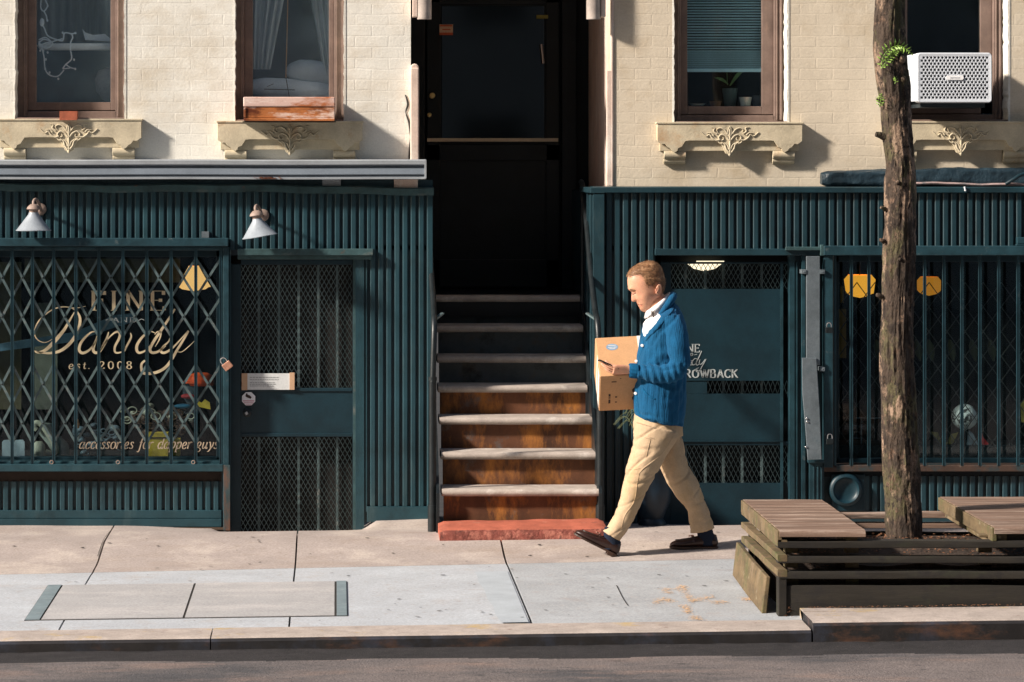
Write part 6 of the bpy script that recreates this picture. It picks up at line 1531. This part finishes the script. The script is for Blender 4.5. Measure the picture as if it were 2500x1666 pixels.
# ribbed cuff
cf=MB(); rings=[]; N=44
for px,r0 in ((1529.5,.0355),(1531,.0395),(1538,.041),(1546,.0415),(1551,.0405)):
    c=m(px,900.3+(px-1529)*.07,-.157-(px-1529)*.0003); rings.append([c+Vector((0,math.cos(a)*r0*(1+.035*math.cos(11*a)),math.sin(a)*r0*1.08*(1+.035*math.cos(11*a)))) for a in [2*math.pi*k/N for k in range(N)]])
cf.loft(rings,cap=False); inner=[[q+(rings[0][k]-q)*0 for k,q in enumerate(rings[0])]]
c0=sum((Vector(q) for q in rings[0]),Vector())/N; cf.loft([rings[0],[c0+(q-c0)*.78+Vector((.006,0,0)) for q in rings[0]]],cap=False)
cf.build('cuff',M['knitdark'],card,smooth=60)
# shirt front visible in the V of the cardigan
def patch(bvh,outline,off,th,name,mt,parent,step=1.0):
    xs_=[p[0] for p in outline]; ys_=[p[1] for p in outline]; mb=MB(); id_={}
    def ins(x,y):
        c_=False; n=len(outline); j=n-1
        for i in range(n):
            if (outline[i][1]>y)!=(outline[j][1]>y) and x<(outline[j][0]-outline[i][0])*(y-outline[i][1])/(outline[j][1]-outline[i][1])+outline[i][0]: c_=not c_
            j=i
        return c_
    # strips between left and right boundary per row
    y=min(ys_)+.5; rows=[]
    while y<max(ys_):
        hits=[]
        for (a,b),(c_,d) in zip(outline,outline[1:]+outline[:1]):
            if (b>y)!=(d>y): hits.append(a+(c_-a)*(y-b)/(d-b))
        if len(hits)>=2: rows.append((y,min(hits),max(hits)))
        y+=step
    nseg=6
    for (y,a,b) in rows:
        for i in range(nseg+1): mb.v.append(drape(bvh,a+(b-a)*i/nseg,y,off)+Vector((0,-th,0)))
    for r_ in range(len(rows)-1):
        for i in range(nseg):
            a=r_*(nseg+1)+i; mb.face((a,a+1,a+nseg+2,a+nseg+1))
    return mb.build(name,mt,parent,smooth=80,rec=False)
patch(cb,[(1587,757),(1581,760),(1575,764),(1571,790),(1568,808),(1569,818),(1571,820),(1585,803),(1600,783),(1607,770),(1603,762)],.003,.002,'shirt_front',M['shirt'],shirt)
# shirt collar leaf
cl=MB(); 
def collar(mb,pts,h0,h1,push):
    q=catmull(pts,6); o=len(mb.v)
    for i,p in enumerate(q):
        t=i/(len(q)-1); mb.v+=[p+Vector((0,0,h0)),p+Vector((0,-push*(1-.6*t),-(h1*(.7+.5*t))))]
    for i in range(len(q)-1): mb.face((o+2*i,o+2*i+1,o+2*i+3,o+2*i+2))
ring=ringp((1576,765),(1633.5,718),.073,n=40)
rg_=[]
for k in range(40):
    p=ring[k]; up_=Vector((.25,0,.97)); rg_.append((p+up_*.012,p+(p-HC).normalized()*.010-up_*.024))
o=0
for a,b in rg_: cl.v+=[a,a*.5+b*.5+Vector((0,-.003,0)),b]
for k in range(40):
    if k==0 or k==39: continue
    l=(k+1)%40
    for q in range(2): cl.face((3*k+q,3*l+q,3*l+q+1,3*k+q+1))
co_=cl.build('collar',M['shirt'],shirt,smooth=80,rec=False); s_=co_.modifiers.new('s','SOLIDIFY'); s_.thickness=.003
# bow tie
bt=MB(); c=m(1590,763,-.080)
for s_ in (-1,1):
    rings=[]
    for t in (0,.35,.7,1): rings.append([c+Vector((s_*.012*t*.7,-.012+s_*.03*t*-1*.3,0))+Vector((0,-.006*math.cos(a)*(1-.3*t),(.006+.016*t)*math.sin(a))) for a in [k*math.pi/5 for k in range(10)]])
    bt.loft(rings)
bt.ball(c+Vector((0,-.016,0)),(.008,.006,.010),10,6); bt.tube([c+Vector((.001,-.016,-.004)),c+Vector((.006,-.018,-.028)),c+Vector((.007,-.018,-.040))],lambda t:.007*(1-.5*t),8)
bt.build('bow_tie',mat('dark_patterned_silk',(.05,.04,.035),var=.6,scale=90,bump=0),MAN,smooth=60)
# shawl collar of the cardigan (rolled strips)
lp=MB(); dribbon(cb,[(1640,742),(1632,752),(1620,764),(1608,777),(1596,792),(1584,806),(1574,818),(1569,828)],lambda t:12.5-4.5*t,.011,.001,mb=lp)
lp.build('shawl_collar',M['knit'],card,smooth=70)
lp=MB(); dribbon(cb,[(1577,762),(1571,775),(1566,792),(1562,810),(1562,826)],lambda t:6.5,.009,.001,mb=lp); lp.build('shawl_collar',M['knit'],card,smooth=70)
# collar roll behind the neck
lp=MB(); ring=ringp((1590,790),(1643,722),.098,n=44)
pts=[]
for k in range(0,44): 
    pts.append(ring[k])
pts2=[p for k,p in enumerate(ring) if 6<=k<=38]
lp.tube(catmull(pts2,3),lambda t:.007+.018*math.sin(math.pi*t)**.6,14); lp.build('collar_roll',M['knit'],card,smooth=70)
pl_=MB(); dribbon(cb,[(1566,830),(1558,860),(1552,885),(1549,925),(1549,965),(1554,1012)],6.5,.004,.0005,mb=pl_); pl_.build('button_band',M['knitdark'],card,smooth=60)
for a,b in ((1565,842),(1553,881),(1546.5,924),(1549.5,958)):
    r=MB(); c=drape(cb,a+1.0,b,.004); c+=Vector((-.003,-.008,0)); r.lathe([(.001,.004),(.0085,.003),(.0095,0),(.0085,-.003),(.001,-.004)],c,16,Matrix.Rotation(math.radians(78),4,'X')@Matrix.Rotation(0,4,'Y')); r.build('button',M['button'],card,smooth=50)
hr_=MB(); dribbon(cb,[(1552,1012),(1575,1024),(1605,1034),(1640,1040),(1665,1036)],12,.004,.0005,mb=hr_); hr_.build('hem_band',M['knitdark'],card,smooth=60)
pk=MB(); dribbon(cb,[(1563,945),(1568,953),(1578,962),(1590,968)],3.5,.006,.0005,mb=pk); pk.build('pocket_edge',M['knitdark'],card,smooth=60)
# trousers
tr=MB(); tr.loft([ringp((1549,1010),(1668,1012),.16),ringp((1545,1031),(1667,1045),.168),ringp((1545,1060),(1668,1065),.165)])
def leg(rs,dy): tr.loft([ringp(a,b,w_,dy,n=26) for a,b,w_ in rs])
NEAR=[((1548,1028),(1650,1052),.10),((1541,1062),(1652,1066),.105),((1538,1100),(1622,1112),.10),((1524,1140),(1600,1150),.094),((1517,1180),(1580,1187),.086),((1511,1212),(1564,1222),.078),((1496,1253),(1543,1268),.072),((1481,1280),(1523,1300),.070),((1468,1292),(1509,1317),.070)]
FAR=[((1590,1040),(1662,1045),.10),((1600,1075),(1671,1076),.10),((1606,1105),(1677,1105),.096),((1612,1140),(1687,1143),.09),((1632,1183),(1708,1178),.083),((1658,1222),(1725,1222),.076),((1684,1252),(1736,1252),.072),((1688,1285),(1746,1277),.072),((1690,1307),(1750,1294),.073)]
leg(NEAR,-.095); leg(FAR,.095)
def tf(co,nn):
    d=0; q=co
    near=q.y<MY
    # diagonal drag folds from crotch to knee, bunching near the cuffs
    u=(q.x*.75+q.z*.66); v=(q.x*.5-q.z*.85)
    def crease(w_,k): return -k*max(0,1-abs(noise.noise(w_))/.11)
    d+=.0035*noise.noise(Vector((u*5,q.y*4,v*13)))
    kz=m(0,1150).z; kw=math.exp(-((q.z-kz)/.13)**2); cw_=math.exp(-((q.z-m(0,1270).z)/.09)**2); hw_=math.exp(-((q.z-m(0,1070).z)/.10)**2)
    d+=crease(Vector((u*2.2,q.y*3,v*9)),.0035+.005*kw+.004*hw_)
    d+=crease(Vector((q.x*5+7,q.y*5,q.z*10)),.0045*cw_+.003*kw)
    d+=.0018*noise.noise(Vector((q.x*30,q.y*14,q.z*20)))
    return d
trou,tb=bake(tr,'trousers',M['khaki'],MAN,.0065,2,tf)
for pts,w_,nm in (([(1543,1055),(1560,1058),(1582,1061),(1590,1066)],3,'pocket_flap'),([(1580,1066),(1575,1085),(1570,1110)],1.6,'seam'),([(1640,1050),(1622,1085),(1600,1110),(1565,1135),(1552,1150)],4,'fold'),([(1553,1150),(1548,1175),(1545,1205),(1538,1225),(1520,1250),(1510,1285)],3,'fold'),([(1525,1142),(1540,1139),(1556,1136)],3,'fold'),([(1552,1160),(1567,1165),(1577,1172)],2.4,'fold'),([(1560,1056),(1572,1062),(1585,1064)],5,'fold')):
    r=MB(); dribbon(tb,pts,(lambda t,w_=w_: w_*max(math.sin(math.pi*min(max(t,.02),.98)),.12)) ,.0035,-.001,mb=r); r.build(nm,M['khaki'],trou,smooth=80)
for (r_,dy) in ((NEAR[-1],-.095),(FAR[-1],.095)):
    pass
# socks and shoes
def shoe(heel,toe,ankle,dy,label):
    """heel and toe points on the sole line"""
    h_,t_=m(*heel,dy),m(*toe,dy); d=(t_-h_); L_=d.length; d.normalize(); up_=Vector((0,1,0)).cross(d); 
    if up_.z<0: up_=-up_
    sh_=MB(); rings=[]
    prof_=[(0.0,.020,.045,.02),(.03,.030,.075,.0),(.10,.034,.083,.0),(.22,.036,.080,.0),(.34,.037,.074,.0),(.46,.040,.066,.0),(.58,.045,.058,.0),(.70,.049,.052,.0),(.82,.047,.045,.002),(.92,.037,.037,.005),(.975,.024,.028,.008),(1.0,.012,.020,.010)]
    for t,w_,hh,lo in prof_:
        c=h_+d*(L_*t)+Vector((0,(-.006 if dy<0 else .006)*math.sin(t*3),0)); q=[]
        for k in range(20):
            a=2*math.pi*k/20; ca,sa=math.cos(a),math.sin(a); z=(hh-lo)/2*(1+ (abs(sa)**.75)*math.copysign(1,sa))+lo; wq=w_*(1-.25*max(sa,0)) ; q.append(c+Vector((0,1,0))*ca*wq+up_*(z+.012))
        rings.append(q)
    sh_.loft(rings); so_=sh_.build('shoe',M['leather'],MAN,smooth=70,label=label)
    sl_=MB(); pr=[]
    for t,w_ in ((-.005,.018),(.02,.030),(.1,.036),(.22,.038),(.34,.037),(.5,.042),(.62,.049),(.74,.052),(.85,.048),(.94,.036),(1.0,.020),(1.012,.008)): pr.append((t,w_+.003))
    for z0,z1_,t0,t1 in ((.0075,.019,0,1.1),(-.006,.0074,0,.30)):
        rr=[]
        sel=[p for p in pr if t0-.01<=p[0]<=t1]
        for side in (1,-1):
            for t,w_ in (sel if side==1 else reversed(sel)): rr.append((t,w_*side))
        for z in (z0,z1_): pass
        o=len(sl_.v); n=len(rr)
        for z in (z0,z1_): sl_.v+=[h_+d*(L_*t)+Vector((0,w_,0))+up_*z for t,w_ in rr]
        sl_.face(range(o,o+n)); sl_.face([o+n+i for i in reversed(range(n))])
        for i in range(n): sl_.face((o+i,o+(i+1)%n,o+n+(i+1)%n,o+n+i))
    sl_.build('sole',M['sole'],so_,bevel=.002)
    # moccasin apron seam, tassel strap
    st_=MB()
    ap=[h_+d*(L_*t)+Vector((0,w_,0))+up_*(z+.013) for t,w_,z in ((.42,-.034,.060),(.60,-.037,.050),(.76,-.034,.043),(.86,-.020,.042),(.885,0,.0435),(.86,.020,.042),(.76,.034,.043),(.60,.037,.050),(.42,.034,.060))]
    st_.tube(catmull(ap,5),.0028,6); st_.tube(catmull([h_+d*(L_*.52)+Vector((0,w_,0))+up_*z for w_,z in ((-.042,.045),(-.025,.074),(0,.082),(.025,.074),(.042,.045))],5),.0065,8,flat=.5)
    st_.build('seam',M['leather'],so_,smooth=60)
    tz=MB(); c=h_+d*(L_*.54)+Vector((0,-.012,0))+up_*.083; tz.ball(c,(.009,.010,.006),8,6); tz.tube([c,c+d*.022+Vector((0,-.012,0))],.004,6); tz.build('tassel',mat('pinkish_tassel',(.40,.20,.15),bump=0),so_,smooth=60)
    # ankle opening
    an=m(*ankle,dy); sk=MB(); base_=h_+d*(L_*.22)+up_*.055
    sk.loft([[c+Vector((math.cos(a)*rx_,math.sin(a)*.037,0))+(d-Vector((-1,0,0)))*0 for a in [k*math.pi/10 for k in range(20)]] for c,rx_ in ((base_-up_*.03,.045),(base_+up_*.012,.058),(base_+(an-base_)*.45,.050),(an,.049),(an+(an-base_)*.6,.046))]); sk.build('sock',M['sock'],MAN,smooth=70)
shoe((1500,1356),(1397,1303),(1490,1298),-.095,'dark loafer lifted at the toe')
shoe((1757,1346),(1640,1346),(1722,1290),.095,'dark loafer flat on the ground')
# ---------------------------------------------------------------- box and phone
bc=m(1522,915,.115)
BX=thing('cardboard_box','brown cardboard box tipped under the arm of the walking man','box',bc)
Rb=Matrix.Translation(bc)@Matrix.Rotation(math.radians(-3),4,'Y')@Matrix.Rotation(math.radians(44),4,'X')
a_=.158; lxh=.150
r=MB(); r.box(-lxh,lxh,-a_,a_,-a_,a_,Rb); r.build('carton',M['card'],BX,bevel=.005)
r=MB(); r.box(-lxh-.0015,-lxh+.0,-.022,.022,-a_+.01,a_-.004,Rb); r.box(-lxh+.05*5.05,lxh-.0,-a_*.55,a_*.98,a_+.0002,a_+.0018,Rb) 
r.box(-lxh-.003,-lxh-.0016,-a_*.9,-a_*.45,-a_*.9,a_*.9,Rb); r.build('tape',M['tape'],BX)
r=MB()
n=24; o=0
ov=[(.036*math.cos(2*math.pi*k/n),.026*math.sin(2*math.pi*k/n)) for k in range(n)]
r.quad(*[Rb@Vector((-.055+u,.075+v,a_+.0012)) for u,v in ov]); r.build('oval_print',M['blueink'],BX)
r=MB()
for k,(u0,u1,v) in enumerate(((-.078,-.030,.085),(-.080,-.052,.070),(-.047,-.028,.070),(-.072,-.036,.060))): r.quad(*[Rb@Vector(q) for q in ((u0,v,a_+.0022),(u1,v,a_+.0022),(u1,v+.003,a_+.0022),(u0,v+.003,a_+.0022))])
r.build('print_lines',M['tape'],BX)
r=MB()
for (u0,u1,v0,v1) in ((-.095,-.083,-.09,-.055),(-.095,-.083,-.045,-.035),(-.095,-.083,-.028,-.005),(-.055,-.043,-.04,-.028),(-.055,-.043,-.085,-.075),(-.08,-.05,.10,.108),(-.030,-.022,.128,.134)):
    r.quad(*[Rb@Vector(q) for q in ((u0,-a_-.001,v0),(u1,-a_-.001,v0),(u1,-a_-.001,v1),(u0,-a_-.001,v1))])
for (uc,vc,rr,k0) in ((.075,.02,.03,0),(.08,-.05,.034,0)):
    r.quad(*[Rb@Vector((uc+rr*math.cos(k*.6),-a_-.001,vc+rr*math.sin(k*.6)*(.8+.4*(k%2)))) for k in range(10)])
r.build('dark_print',M['ink'],BX)
PH=m(1480,886,-.155)
ph=thing('phone','dark phone held flat in the hand of the walking man','phone',PH)
Rp=Matrix.Translation(PH)@Matrix.Rotation(math.radians(24),4,'Y')@Matrix.Rotation(math.radians(-6),4,'X')
r=MB(); r.box(-.066,.066,-.036,.036,-.004,.004,Rp); r.build('phone_body',M['phone'],ph,bevel=.003)
r=MB(); r.box(-.060,.060,-.033,.033,.0042,.0048,Rp); r.build('screen',mat('phone_screen',(.02,.025,.03),rough=.1,bump=0),ph)
